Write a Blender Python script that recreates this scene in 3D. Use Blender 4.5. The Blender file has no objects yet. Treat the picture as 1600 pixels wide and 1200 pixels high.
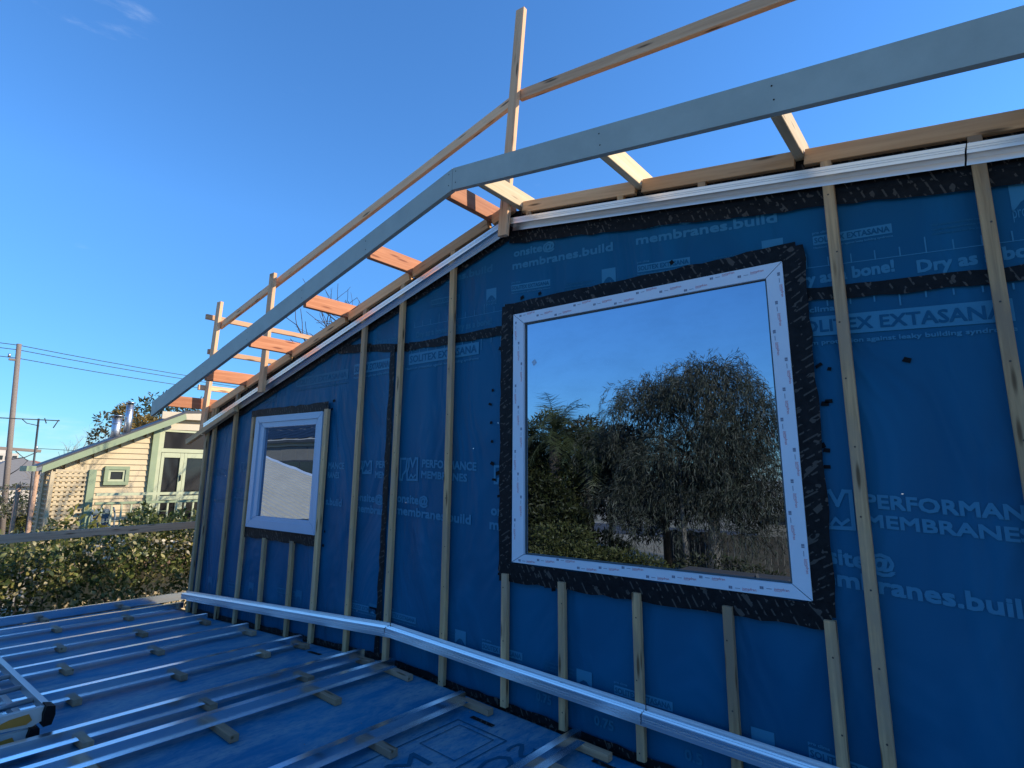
import bpy, math, random
import numpy as np
from mathutils import Vector, Matrix
R = math.radians
rnd = random.Random(7)
sc = bpy.context.scene
COL = sc.collection

# ------------------------------------------------------------------ camera
# world: the gable wall is the plane Y=0, X runs along it, the lens is at Z=0 and Y=-2.76
D = 2.76
cam_d = bpy.data.cameras.new('camera')
cam = bpy.data.objects.new('camera', cam_d); COL.objects.link(cam); sc.camera = cam
cam_d.sensor_width = 36.0
cam_d.lens = 19.966
cam_d.shift_x = 0.00108
cam_d.shift_y = -0.0148
cam_d.clip_start = 0.05
cam_d.clip_end = 3000
a_, b_, c_ = R(100.733), R(39.2), R(0.417)
Mx = Matrix.Rotation(b_, 4, 'Z') @ Matrix.Rotation(a_, 4, 'X') @ Matrix.Rotation(c_, 4, 'Z')
cam.matrix_world = Matrix.Translation((0, -D, 0)) @ Mx

# ------------------------------------------------------------------ light
SUN_AZ, SUN_EL = 56.0, 30.0            # degrees clockwise from +Y, above horizon
world = bpy.data.worlds.new("World"); sc.world = world; world.use_nodes = True
wn, wl = world.node_tree.nodes, world.node_tree.links
bg = wn['Background']
sky = wn.new('ShaderNodeTexSky'); sky.sky_type = 'NISHITA'; sky.sun_disc = False
sky.sun_elevation = R(SUN_EL); sky.sun_rotation = R(SUN_AZ)
sky.air_density = 1.0; sky.dust_density = 0.0; sky.ozone_density = 3.0
tint = wn.new('ShaderNodeMix'); tint.data_type = 'RGBA'; tint.blend_type = 'MULTIPLY'
tint.inputs['Factor'].default_value = 1.0
tint.inputs[7].default_value = (0.54, 1.00, 1.40, 1)
wl.new(sky.outputs[0], tint.inputs[6])
# thin high cloud and a low cloud bank, the same all round the horizon
geo = wn.new('ShaderNodeTexCoord')
mp = wn.new('ShaderNodeMapping'); mp.inputs['Scale'].default_value = (1.6, 1.6, 7.0)
wl.new(geo.outputs['Generated'], mp.inputs[0])
nz = wn.new('ShaderNodeTexNoise'); nz.inputs['Scale'].default_value = 2.2; nz.inputs['Detail'].default_value = 9
nz.inputs['Roughness'].default_value = 0.6
wl.new(mp.outputs[0], nz.inputs['Vector'])
sep = wn.new('ShaderNodeSeparateXYZ'); wl.new(geo.outputs['Generated'], sep.inputs[0])
low = wn.new('ShaderNodeMapRange'); low.interpolation_type = 'SMOOTHSTEP'
low.inputs['From Min'].default_value = 0.13; low.inputs['From Max'].default_value = 0.05
low.inputs['To Min'].default_value = 0.0; low.inputs['To Max'].default_value = 0.25
wl.new(sep.outputs['Z'], low.inputs['Value'])
addn = wn.new('ShaderNodeMath'); addn.operation = 'ADD'
wl.new(nz.outputs[0], addn.inputs[0]); wl.new(low.outputs[0], addn.inputs[1])
cl = wn.new('ShaderNodeMapRange'); cl.interpolation_type = 'SMOOTHSTEP'
cl.inputs['From Min'].default_value = 0.66; cl.inputs['From Max'].default_value = 0.95
cl.inputs['To Max'].default_value = 0.62
wl.new(addn.outputs[0], cl.inputs['Value'])
cmix = wn.new('ShaderNodeMix'); cmix.data_type = 'RGBA'
wl.new(cl.outputs[0], cmix.inputs['Factor'])
hz = wn.new('ShaderNodeMapRange'); hz.inputs['From Min'].default_value = 0.0; hz.inputs['From Max'].default_value = 0.40
hz.inputs['To Min'].default_value = 0.50; hz.inputs['To Max'].default_value = 1.0
wl.new(sep.outputs['Z'], hz.inputs['Value'])
dim = wn.new('ShaderNodeMix'); dim.data_type = 'RGBA'; dim.blend_type = 'MULTIPLY'; dim.inputs['Factor'].default_value = 1.0
wl.new(tint.outputs[2], dim.inputs[6]); wl.new(hz.outputs[0], dim.inputs[7])
wl.new(dim.outputs[2], cmix.inputs[6])
cmix.inputs[7].default_value = (5.0, 5.6, 6.6, 1)
wl.new(cmix.outputs[2], bg.inputs[0])
bg.inputs[1].default_value = 0.077

sun_d = bpy.data.lights.new('sun', 'SUN'); sun_d.energy = 2.6; sun_d.angle = R(0.5); sun_d.color = (1.0, 0.86, 0.66)
sun = bpy.data.objects.new('sun', sun_d); COL.objects.link(sun)
sdir = Vector((math.sin(R(SUN_AZ)) * math.cos(R(SUN_EL)), math.cos(R(SUN_AZ)) * math.cos(R(SUN_EL)), math.sin(R(SUN_EL))))
sun.rotation_euler = (-sdir).to_track_quat('-Z', 'Y').to_euler()
vs = sc.view_settings
vs.view_transform = 'Standard'; vs.look = 'None'; vs.gamma = 1.0; vs.use_curve_mapping = False
vs.exposure = 1.38
sc.cycles.max_bounces = 8
sc.cycles.use_denoising = True

# ------------------------------------------------------------------ materials
def nodes(m): return m.node_tree.nodes, m.node_tree.links
def mat(name, col, rough=0.6, metal=0.0, spec=0.5):
    m = bpy.data.materials.new(name); m.use_nodes = True
    b = m.node_tree.nodes['Principled BSDF']
    b.inputs['Base Color'].default_value = (*col, 1); b.inputs['Roughness'].default_value = rough
    b.inputs['Metallic'].default_value = metal; b.inputs['Specular IOR Level'].default_value = spec
    return m
def coords(n, l, scale, kind='Object', rand=True):
    t = n.new('ShaderNodeTexCoord'); mp = n.new('ShaderNodeMapping'); mp.inputs['Scale'].default_value = scale
    l.new(t.outputs[kind], mp.inputs[0])
    if rand:
        oi = n.new('ShaderNodeObjectInfo'); mu = n.new('ShaderNodeMath'); mu.operation = 'MULTIPLY'; mu.inputs[1].default_value = 37.0
        l.new(oi.outputs['Random'], mu.inputs[0]); l.new(mu.outputs[0], mp.inputs['Location'])
    return mp
def noise(n, l, vec, scale, detail=5, rough=0.6, dist=0.0):
    t = n.new('ShaderNodeTexNoise'); t.inputs['Scale'].default_value = scale; t.inputs['Detail'].default_value = detail
    t.inputs['Roughness'].default_value = rough; t.inputs['Distortion'].default_value = dist
    l.new(vec.outputs[0], t.inputs['Vector']); return t
def ramp(n, l, fac, stops):
    r = n.new('ShaderNodeValToRGB'); e = r.color_ramp.elements
    while len(e) < len(stops): e.new(0.5)
    for i, (p, c) in enumerate(stops): e[i].position = p; e[i].color = (*c, 1)
    l.new(fac, r.inputs[0]); return r
def mixc(n, l, fac, a, b, mode='MIX'):
    m = n.new('ShaderNodeMix'); m.data_type = 'RGBA'; m.blend_type = mode
    for v, s in ((fac, m.inputs['Factor']), (a, m.inputs[6]), (b, m.inputs[7])):
        if hasattr(v, 'is_output'): l.new(v, s)
        elif isinstance(v, (int, float)): s.default_value = v
        else: s.default_value = (*v, 1)
    return m.outputs[2]
def bump(n, l, h, strength, dist=0.01):
    b = n.new('ShaderNodeBump'); b.inputs['Strength'].default_value = strength; b.inputs['Distance'].default_value = dist
    l.new(h, b.inputs['Height']); return b.outputs[0]
def mapr(n, l, v, a, b, c=0.0, d=1.0, smooth=True):
    m = n.new('ShaderNodeMapRange')
    if smooth: m.interpolation_type = 'SMOOTHSTEP'
    m.inputs['From Min'].default_value = a; m.inputs['From Max'].default_value = b
    m.inputs['To Min'].default_value = c; m.inputs['To Max'].default_value = d
    l.new(v, m.inputs['Value']); return m.outputs[0]

def timber(name, light, dark, knot=(0.10, 0.055, 0.025), grey=None, rough=0.7):
    """sawn timber; the local X axis runs along the piece"""
    m = bpy.data.materials.new(name); m.use_nodes = True; n, l = nodes(m); b = n['Principled BSDF']
    g = coords(n, l, (1.6, 38, 38)); t = noise(n, l, g, 1.0, 7, 0.65, 0.6)
    col = ramp(n, l, t.outputs[0], [(0.30, dark), (0.66, light)]).outputs[0]
    if grey:
        g2 = coords(n, l, (2.5, 9, 9)); t2 = noise(n, l, g2, 1.0, 5)
        col = mixc(n, l, mapr(n, l, t2.outputs[0], 0.42, 0.68), col, grey)
    oi = n.new('ShaderNodeObjectInfo')
    hv = n.new('ShaderNodeHueSaturation'); l.new(col, hv.inputs['Color'])
    l.new(mapr(n, l, oi.outputs['Random'], 0, 1, 0.70, 1.22, False), hv.inputs['Value'])
    g3 = coords(n, l, (3.2, 22, 22)); v = n.new('ShaderNodeTexVoronoi'); v.inputs['Scale'].default_value = 1.0
    l.new(g3.outputs[0], v.inputs['Vector'])
    col = mixc(n, l, mapr(n, l, v.outputs['Distance'], 0.24, 0.08, 0.0, 0.9), hv.outputs[0], knot)
    l.new(col, b.inputs['Base Color']); b.inputs['Roughness'].default_value = rough; b.inputs['Specular IOR Level'].default_value = 0.25
    l.new(bump(n, l, t.outputs[0], 0.35, 0.003), b.inputs['Normal'])
    return m

M = {}
M['batten'] = timber('treated_batten', (0.66, 0.41, 0.20), (0.42, 0.25, 0.125), grey=(0.41, 0.28, 0.175))
M['batten_old'] = timber('weathered_batten', (0.62, 0.39, 0.20), (0.28, 0.17, 0.09), grey=(0.34, 0.235, 0.15))
M['pine'] = timber('pale_pine', (0.80, 0.49, 0.28), (0.62, 0.34, 0.185))
M['pine_pale'] = timber('pale_pine_outrigger', (0.76, 0.59, 0.37), (0.60, 0.43, 0.24))
M['pink'] = timber('primed_pink_pine', (0.58, 0.255, 0.135), (0.40, 0.15, 0.07), knot=(0.2, 0.06, 0.03))
M['plate'] = timber('plate_pine', (0.82, 0.49, 0.25), (0.64, 0.35, 0.165))
M['packer'] = timber('packer_pine', (0.50, 0.32, 0.195), (0.33, 0.195, 0.115), grey=(0.30, 0.21, 0.15))
M['rail_grey'] = timber('grey_board', (0.50, 0.32, 0.21), (0.32, 0.195, 0.13))

def membrane(name, base, alt, dust=None, bs=0.5, streak=(0.7, 0.7, 0.35), rough=0.55, spec=0.35):
    m = bpy.data.materials.new(name); m.use_nodes = True; n, l = nodes(m); b = n['Principled BSDF']
    g = coords(n, l, streak, rand=False)
    t = noise(n, l, g, 2.0, 3, 0.5, 1.2); t2 = noise(n, l, g, 34.0, 3); 
    col = mixc(n, l, mapr(n, l, t.outputs[0], 0.35, 0.7), base, alt)
    if dust:
        gd = coords(n, l, (3.2, 1.1, 1), rand=False); td = noise(n, l, gd, 1.7, 9, 0.72, 0.4)
        gf = coords(n, l, (26, 9, 9), rand=False); tf = noise(n, l, gf, 2.0, 6, 0.8)
        mu = n.new('ShaderNodeMath'); mu.operation = 'MULTIPLY'
        l.new(mapr(n, l, td.outputs[0], 0.38, 0.64, 0, 0.75), mu.inputs[0]); l.new(mapr(n, l, tf.outputs[0], 0.30, 0.56), mu.inputs[1])
        col = mixc(n, l, mu.outputs[0], col, dust)
    l.new(col, b.inputs['Base Color']); b.inputs['Roughness'].default_value = rough; b.inputs['Specular IOR Level'].default_value = spec
    n1 = bump(n, l, t.outputs[0], bs, 0.10)
    gr = coords(n, l, (1.0, 1.0, 0.7), rand=False); tr_ = noise(n, l, gr, 1.9, 2, 0.45, 0.8); tr_.noise_type = 'RIDGED_MULTIFRACTAL'
    b2 = n.new('ShaderNodeBump'); b2.inputs['Strength'].default_value = 0.16; b2.inputs['Distance'].default_value = 0.02
    l.new(tr_.outputs[0], b2.inputs['Height']); l.new(n1, b2.inputs['Normal']); n1 = b2.outputs[0]
    bb = n.new('ShaderNodeBump'); bb.inputs['Strength'].default_value = 0.12; bb.inputs['Distance'].default_value = 0.003
    l.new(t2.outputs[0], bb.inputs['Height']); l.new(n1, bb.inputs['Normal'])
    l.new(bb.outputs[0], b.inputs['Normal'])
    return m
M['membrane'] = membrane('blue_wall_membrane', (0.0004, 0.078, 0.168), (0.0008, 0.100, 0.208), streak=(1.1, 0.7, 0.45), bs=0.62, rough=0.48, spec=0.18)
M['print'] = mat('membrane_print', (0.035, 0.185, 0.31), 0.5, 0, 0.2)
M['print_dim'] = mat('membrane_print_faint', (0.012, 0.125, 0.225), 0.5, 0, 0.2)
M['roofmem'] = membrane('blue_roof_membrane', (0.002, 0.145, 0.285), (0.004, 0.180, 0.335), dust=(0.27, 0.35, 0.37), streak=(0.5, 0.3, 1), bs=0.35, rough=0.55, spec=0.2)
M['roofprint'] = mat('roof_print', (0.002, 0.092, 0.165), 0.6, 0, 0.2)

def tape_mat():
    m = bpy.data.materials.new('black_printed_tape'); m.use_nodes = True; n, l = nodes(m); b = n['Principled BSDF']
    t = n.new('ShaderNodeTexCoord'); s = n.new('ShaderNodeSeparateXYZ'); l.new(t.outputs['Object'], s.inputs[0])
    def math_(op, a, bb):
        k = n.new('ShaderNodeMath'); k.operation = op
        for i, v in enumerate((a, bb)):
            if hasattr(v, 'is_output'): l.new(v, k.inputs[i])
            elif v is not None: k.inputs[i].default_value = v
        return k.outputs[0]
    u = math_('ADD', s.outputs[0], math_('MULTIPLY', s.outputs[1], 0.55))
    fr = math_('FRACT', math_('MULTIPLY', u, 26.0), None)
    g = coords(n, l, (30, 30, 1)); tn = noise(n, l, g, 1.0, 1)
    on = math_('MULTIPLY', math_('LESS_THAN', fr, 0.20), math_('GREATER_THAN', tn.outputs[0], 0.54))
    fr2 = math_('FRACT', math_('MULTIPLY', math_('ADD', s.outputs[0], math_('MULTIPLY', s.outputs[1], 0.9)), 11.0), None)
    gb = coords(n, l, (26, 19, 1)); tb = noise(n, l, gb, 1.0, 2)
    on2 = math_('MULTIPLY', math_('LESS_THAN', fr2, 0.34), math_('GREATER_THAN', tb.outputs[0], 0.60))
    on = math_('MAXIMUM', on, on2)
    g2 = coords(n, l, (9, 9, 9)); t2 = noise(n, l, g2, 3.0, 5)
    base = ramp(n, l, t2.outputs[0], [(0.3, (0.004, 0.0045, 0.006)), (0.75, (0.013, 0.013, 0.015))]).outputs[0]
    l.new(mixc(n, l, on, base, (0.068, 0.059, 0.052)), b.inputs['Base Color'])
    b.inputs['Roughness'].default_value = 0.5; b.inputs['Specular IOR Level'].default_value = 0.12
    l.new(bump(n, l, t2.outputs[0], 0.5, 0.006), b.inputs['Normal'])
    return m
M['tape'] = tape_mat()
M['black'] = mat('black_rubber', (0.006, 0.0065, 0.008), 0.6, 0, 0.1)
M['dark_gap'] = mat('dark_wrap', (0.012, 0.02, 0.035), 0.7)

def metal(name, col, rough=0.32, brushed=True):
    m = mat(name, col, rough, 1.0); n, l = nodes(m); b = n['Principled BSDF']
    g = coords(n, l, (0.4, 25, 25)); t = noise(n, l, g, 1.0, 1)
    l.new(mapr(n, l, t.outputs[0], 0.3, 0.7, rough * 0.85, rough * 1.2, False), b.inputs['Roughness'])
    l.new(bump(n, l, t.outputs[0], 0.012, 0.001), b.inputs['Normal'])
    return m
M['zinc'] = metal('zinc_top_hat', (0.90, 0.92, 0.95), 0.21)
M['alu'] = metal('wall_top_hat', (0.82, 0.83, 0.84), 0.30)
M['flue'] = metal('flue_steel', (0.55, 0.57, 0.60), 0.4)
def paint(name, col, rough=0.5, var=0.12):
    m = mat(name, col, rough, 0, 0.4); n, l = nodes(m); b = n['Principled BSDF']
    g = coords(n, l, (3, 3, 3)); t = noise(n, l, g, 1.5, 7, 0.65)
    d = tuple(c * (1 - var) for c in col); u = tuple(min(0.9, c * (1 + var)) for c in col)
    l.new(ramp(n, l, t.outputs[0], [(0.3, d), (0.7, u)]).outputs[0], b.inputs['Base Color'])
    g2 = coords(n, l, (30, 30, 30)); t2 = noise(n, l, g2, 3, 3); l.new(bump(n, l, t2.outputs[0], 0.06, 0.002), b.inputs['Normal'])
    return m
M['barge'] = paint('barge_paint', (0.36, 0.385, 0.335), 0.5, 0.10)
M['frame_white'] = paint('window_frame_film', (0.58, 0.65, 0.73), 0.35, 0.03)
M['frame_blue'] = paint('small_frame_paint', (0.34, 0.46, 0.60), 0.35, 0.03)
M['gasket'] = mat('grey_gasket', (0.05, 0.075, 0.085), 0.5)
M['redink'] = mat('red_ink', (0.50, 0.07, 0.10), 0.5)
M['greyink'] = mat('grey_ink', (0.16, 0.19, 0.26), 0.5)
def glass(name, amp):
    m = bpy.data.materials.new(name); m.use_nodes = True; n, l = nodes(m)
    n.remove(n['Principled BSDF']); out = n['Material Output']
    g = n.new('ShaderNodeBsdfGlossy'); g.inputs['Roughness'].default_value = 0.0; g.inputs['Color'].default_value = (0.35, 0.43, 0.53, 1)
    d = n.new('ShaderNodeBsdfDiffuse'); d.inputs['Color'].default_value = (0.01, 0.012, 0.014, 1)
    mx = n.new('ShaderNodeMixShader')
    cs = coords(n, l, (1.2, 1, 3.0), rand=False); ts = noise(n, l, cs, 2.5, 8, 0.7)
    l.new(mapr(n, l, ts.outputs[0], 0.35, 0.75, 0.90, 0.80), mx.inputs[0]); d.inputs['Color'].default_value = (0.008, 0.0085, 0.009, 1)
    l.new(d.outputs[0], mx.inputs[1]); l.new(g.outputs[0], mx.inputs[2]); l.new(mx.outputs[0], out.inputs[0])
    c = coords(n, l, (1, 1, 1), rand=False); t = noise(n, l, c, 2.2, 1, 0.4)
    bb = bump(n, l, t.outputs[0], amp, 0.01); l.new(bb, g.inputs['Normal'])
    return m
M['glass'] = glass('coated_pane', 0.02)
M['glass_wavy'] = glass('coated_pane_wavy', 0.10)
M['dark_glass'] = mat('dark_window', (0.02, 0.02, 0.022), 0.08, 0, 0.6)
M['cream'] = paint('cream_paint', (0.53, 0.425, 0.265), 0.6, 0.06)
M['green'] = paint('sage_paint', (0.25, 0.31, 0.19), 0.5, 0.08)
M['green_lt'] = paint('pale_sage_paint', (0.44, 0.47, 0.31), 0.5, 0.08)
M['soffit'] = paint('soffit_paint', (0.55, 0.48, 0.36), 0.6, 0.05)
M['roof_dark'] = paint('dark_roofing', (0.05, 0.055, 0.065), 0.5, 0.2)
M['grey_wall'] = paint('grey_cladding', (0.20, 0.19, 0.175), 0.6, 0.06)
M['white_roof'] = paint('white_roof_sheet', (0.50, 0.47, 0.40), 0.45, 0.05)
M['solar'] = mat('solar_panel', (0.012, 0.014, 0.022), 0.5, 0, 0.2)
M['brick_roof'] = paint('terracotta_roof', (0.33, 0.13, 0.08), 0.7, 0.2)
M['far_wall'] = paint('far_render', (0.50, 0.46, 0.40), 0.7, 0.1)
M['pole'] = timber('old_pole', (0.22, 0.185, 0.16), (0.13, 0.105, 0.09))
M['bark'] = timber('bark', (0.10, 0.08, 0.06), (0.045, 0.036, 0.03))
M['bark_pale'] = timber('pale_bark', (0.42, 0.38, 0.33), (0.16, 0.13, 0.11))
M['wire'] = mat('wire', (0.03, 0.03, 0.035), 0.5)
M['orange'] = paint('orange_plastic', (0.36, 0.15, 0.02), 0.5, 0.25)
M['ladder'] = metal('ladder_alloy', (0.52, 0.52, 0.53), 0.42)
M['ladder_white'] = paint('ladder_casting', (0.42, 0.39, 0.37), 0.5, 0.2)
M['car'] = paint('dark_car_paint', (0.02, 0.022, 0.028), 0.2, 0.05)
M['tyre'] = mat('tyre', (0.012, 0.012, 0.013), 0.8)
M['alloy'] = mat('alloy_rim', (0.6, 0.6, 0.6), 0.3, 0.8)
M['chair'] = paint('blue_grey_chair', (0.12, 0.17, 0.22), 0.5)

def ground_mat(name, cols, scale):
    m = bpy.data.materials.new(name); m.use_nodes = True; n, l = nodes(m); b = n['Principled BSDF']
    g = coords(n, l, (1, 1, 1), rand=False); t = noise(n, l, g, scale, 10, 0.7)
    l.new(ramp(n, l, t.outputs[0], cols).outputs[0], b.inputs['Base Color']); b.inputs['Roughness'].default_value = 0.9
    g2 = coords(n, l, (1, 1, 1), rand=False); t2 = noise(n, l, g2, 9, 6); l.new(bump(n, l, t2.outputs[0], 0.5, 0.04), b.inputs['Normal'])
    return m
M['ground'] = ground_mat('yard_ground', [(0.35, (0.16, 0.15, 0.08)), (0.5, (0.30, 0.25, 0.17)), (0.7, (0.40, 0.34, 0.26))], 0.35)
M['asphalt'] = ground_mat('asphalt', [(0.3, (0.045, 0.045, 0.05)), (0.7, (0.075, 0.075, 0.08))], 1.5)
M['concrete'] = ground_mat('concrete', [(0.3, (0.26, 0.25, 0.24)), (0.7, (0.36, 0.35, 0.33))], 1.2)

def leaf_mat(name, rough=0.45, trans=0.35):
    m = bpy.data.materials.new(name); m.use_nodes = True; n, l = nodes(m); b = n['Principled BSDF']
    a = n.new('ShaderNodeAttribute'); a.attribute_name = 'leaf_colour'
    l.new(a.outputs['Color'], b.inputs['Base Color']); b.inputs['Roughness'].default_value = rough; b.inputs['Specular IOR Level'].default_value = 0.4
    tr = n.new('ShaderNodeBsdfTranslucent'); l.new(a.outputs['Color'], tr.inputs['Color'])
    mx = n.new('ShaderNodeMixShader'); mx.inputs[0].default_value = trans
    l.new(b.outputs[0], mx.inputs[1]); l.new(tr.outputs[0], mx.inputs[2]); l.new(mx.outputs[0], n['Material Output'].inputs[0])
    return m
M['leaf'] = leaf_mat('leaf')
M['leaf_dull'] = leaf_mat('leaf_dull', 0.6, 0.2)

# ------------------------------------------------------------------ builders
def link(o, parent=None):
    COL.objects.link(o)
    if parent is not None: o.parent = parent
    return o
def mesh(name, verts, faces, m, parent=None, smooth=False, matrix=None):
    me = bpy.data.meshes.new(name); me.from_pydata([tuple(v) for v in verts], [], faces); me.update()
    if smooth: me.polygons.foreach_set('use_smooth', [True] * len(me.polygons))
    if m is not None: me.materials.append(m)
    o = bpy.data.objects.new(name, me)
    if matrix is not None: o.matrix_world = matrix
    link(o, parent)
    return o
def tag(o, label, cat, group=None, kind=None):
    o['label'] = label; o['category'] = cat
    if group: o['group'] = group
    if kind: o['kind'] = kind
    return o
def thing(name, label, cat, group=None, loc=(0, 0, 0)):
    o = bpy.data.objects.new(name, None); o.empty_display_size = 0.2; COL.objects.link(o)
    return tag(o, label, cat, group)
def frame_of(p0, p1, up):
    x = (Vector(p1) - Vector(p0)); L = x.length; x.normalize()
    u = Vector(up)
    y = u.cross(x)
    if y.length < 1e-4: y = Vector((0, 1, 0)).cross(x)
    y.normalize(); z = x.cross(y)
    m = Matrix((x, y, z)).transposed().to_4x4(); m.translation = Vector(p0)
    return m, L
def chamfer_box(x0, x1, y0, y1, z0, z1, c):
    """box with its long edges (along x) chamfered: an octagonal prism"""
    prof = [(y0 + c, z0), (y1 - c, z0), (y1, z0 + c), (y1, z1 - c), (y1 - c, z1), (y0 + c, z1), (y0, z1 - c), (y0, z0 + c)]
    v = [(x0, y, z) for y, z in prof] + [(x1, y, z) for y, z in prof]
    f = [tuple(range(7, -1, -1)), tuple(range(8, 16))] + [(i, (i + 1) % 8, 8 + (i + 1) % 8, 8 + i) for i in range(8)]
    return v, f
def beam(name, p0, p1, w, h, m, parent=None, up=(0, 0, 1), c=0.0025):
    mx, L = frame_of(p0, p1, up)
    v, f = chamfer_box(0, L, -w / 2, w / 2, -h / 2, h / 2, min(c, w * 0.3, h * 0.3))
    return mesh(name, v, f, m, parent, matrix=mx)
def box(name, x0, x1, y0, y1, z0, z1, m, parent=None, c=0.004):
    v, f = chamfer_box(x0, x1, y0, y1, z0, z1, min(c, (y1 - y0) * .3, (z1 - z0) * .3))
    return mesh(name, v, f, m, parent)
def prism(name, pts, y0, y1, m, parent=None, axis='y'):
    """polygon in XZ extruded in Y (axis y), or polygon in YZ extruded in X (axis x)"""
    n = len(pts)
    if axis == 'y':
        v = [(a, y0, b) for a, b in pts] + [(a, y1, b) for a, b in pts]
    else:
        v = [(y0, a, b) for a, b in pts] + [(y1, a, b) for a, b in pts]
    f = [tuple(range(n)), tuple(range(2 * n - 1, n - 1, -1))] + [(i, n + i, n + (i + 1) % n, (i + 1) % n) for i in range(n)]
    o = mesh(name, v, f, m, parent)
    import bmesh
    bm = bmesh.new(); bm.from_mesh(o.data); bmesh.ops.recalc_face_normals(bm, faces=bm.faces); bm.to_mesh(o.data); bm.free()
    return o
def tube(name, pts, r, m, parent=None, sides=8, r1=None):
    pts = [Vector(p) for p in pts]; n = len(pts); v = []; f = []
    for i, p in enumerate(pts):
        d = (pts[min(i + 1, n - 1)] - pts[max(i - 1, 0)]).normalized()
        ref = Vector((0, 0, 1)) if abs(d.z) < 0.9 else Vector((1, 0, 0))
        a = d.cross(ref).normalized(); b = d.cross(a)
        rr = r if r1 is None else r + (r1 - r) * i / (n - 1)
        for k in range(sides):
            t = 2 * math.pi * k / sides
            v.append(p + a * math.cos(t) * rr + b * math.sin(t) * rr)
    for i in range(n - 1):
        for k in range(sides):
            f.append((i * sides + k, i * sides + (k + 1) % sides, (i + 1) * sides + (k + 1) % sides, (i + 1) * sides + k))
    f.append(tuple(range(sides - 1, -1, -1))); f.append(tuple((n - 1) * sides + k for k in range(sides)))
    return mesh(name, v, f, m, parent, smooth=True)
def hat(name, p0, p1, prof, m, parent=None, up=(0, 0, 1), t=0.0014):
    """thin folded sheet section: prof in the local (y,z) plane, swept along x"""
    mx, L = frame_of(p0, p1, up); n = len(prof)
    nrm = []
    for i in range(n):
        a = Vector(prof[max(i - 1, 0)]); b = Vector(prof[min(i + 1, n - 1)]); d = (b - a).normalized(); nrm.append(Vector((-d.y, d.x)))
    ring = [Vector(p) for p in prof] + [Vector(prof[i]) - nrm[i] * t for i in range(n - 1, -1, -1)]
    k = len(ring)
    v = [(0, p.x, p.y) for p in ring] + [(L, p.x, p.y) for p in ring]
    f = [(i, (i + 1) % k, k + (i + 1) % k, k + i) for i in range(k)]
    f += [(i, i + 1, k - 2 - i, k - 1 - i) for i in range(n - 1)] + [(k + k - 1 - i, k + k - 2 - i, k + i + 1, k + i) for i in range(n - 1)]
    return mesh(name, v, f, m, parent, matrix=mx)
def at_wall(x, z, y):
    """where a point seen at (x, z) on the wall plane stands when it is y proud of it"""
    s = (D + y) / D
    return Vector((x * s, y, z * s))
def bez_text(body, bold=0.0):
    cu = bpy.data.curves.new('lettering', 'FONT'); cu.body = body; cu.size = 1.0; cu.offset = bold; cu.resolution_u = 2
    o = bpy.data.objects.new('lettering', cu); COL.objects.link(o)
    dg = bpy.context.evaluated_depsgraph_get(); me = bpy.data.meshes.new_from_object(o.evaluated_get(dg))
    co = np.empty(len(me.vertices) * 3); me.vertices.foreach_get('co', co); co = co.reshape(-1, 3)[:, :2]
    fs = [tuple(p.vertices) for p in me.polygons]
    bpy.data.objects.remove(o); bpy.data.curves.remove(cu); bpy.data.meshes.remove(me)
    return co, fs
def cap_h(bold):
    return 0.73
class Flat:
    """flat print gathered into one mesh, in (x, z) on the wall"""
    def __init__(s): s.v = []; s.f = []; s.k = 0
    def add(s, v, f):
        b = len(s.v); s.v += v; s.f += [tuple(i + b for i in q) for q in f]
    def text(s, body, x0, x1, z0, z1, h, bold=0.0):
        """baseline from (x0, z0) to (x1, z1), capitals h tall"""
        co, fs = bez_text(body, 0.0)
        a, b = co[:, 0].min(), co[:, 0].max()
        u = (co[:, 0] - a) / (b - a)
        w = h * bold
        for k, (ox, oz) in enumerate(((0, 0),) if bold <= 0 else ((-w, -w), (w, -w), (-w, w), (w, w), (0, 0))):
            s.add([(x0 + (x1 - x0) * t + ox, z0 + (z1 - z0) * t + y / 0.70 * h + oz, -k * .00012) for t, y in zip(u, co[:, 1])], fs)
    def quad(s, *p): s.add(list(p), [tuple(range(len(p)))])
    def rect(s, x0, x1, z0, z1): s.quad((x0, z0), (x1, z0), (x1, z1), (x0, z1))
    def stroke(s, pts, w):
        for (ax, az), (bx, bz) in zip(pts, pts[1:]):
            d = Vector((bx - ax, bz - az)); L = d.length
            if L < 1e-6: continue
            d /= L; nx, nz = -d.y * w / 2, d.x * w / 2; ex, ez = d.x * w / 2, d.y * w / 2
            s.k += 1; q = -(s.k % 12) * .0001
            s.quad((ax + nx - ex, az + nz - ez, q), (ax - nx - ex, az - nz - ez, q), (bx - nx + ex, bz - nz + ez, q), (bx + nx + ex, bz + nz + ez, q))
    def build(s, name, y, m, parent):
        return mesh(name, [(q[0], y + (q[2] if len(q) > 2 else 0), q[1]) for q in s.v], s.f, m, parent)

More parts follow.
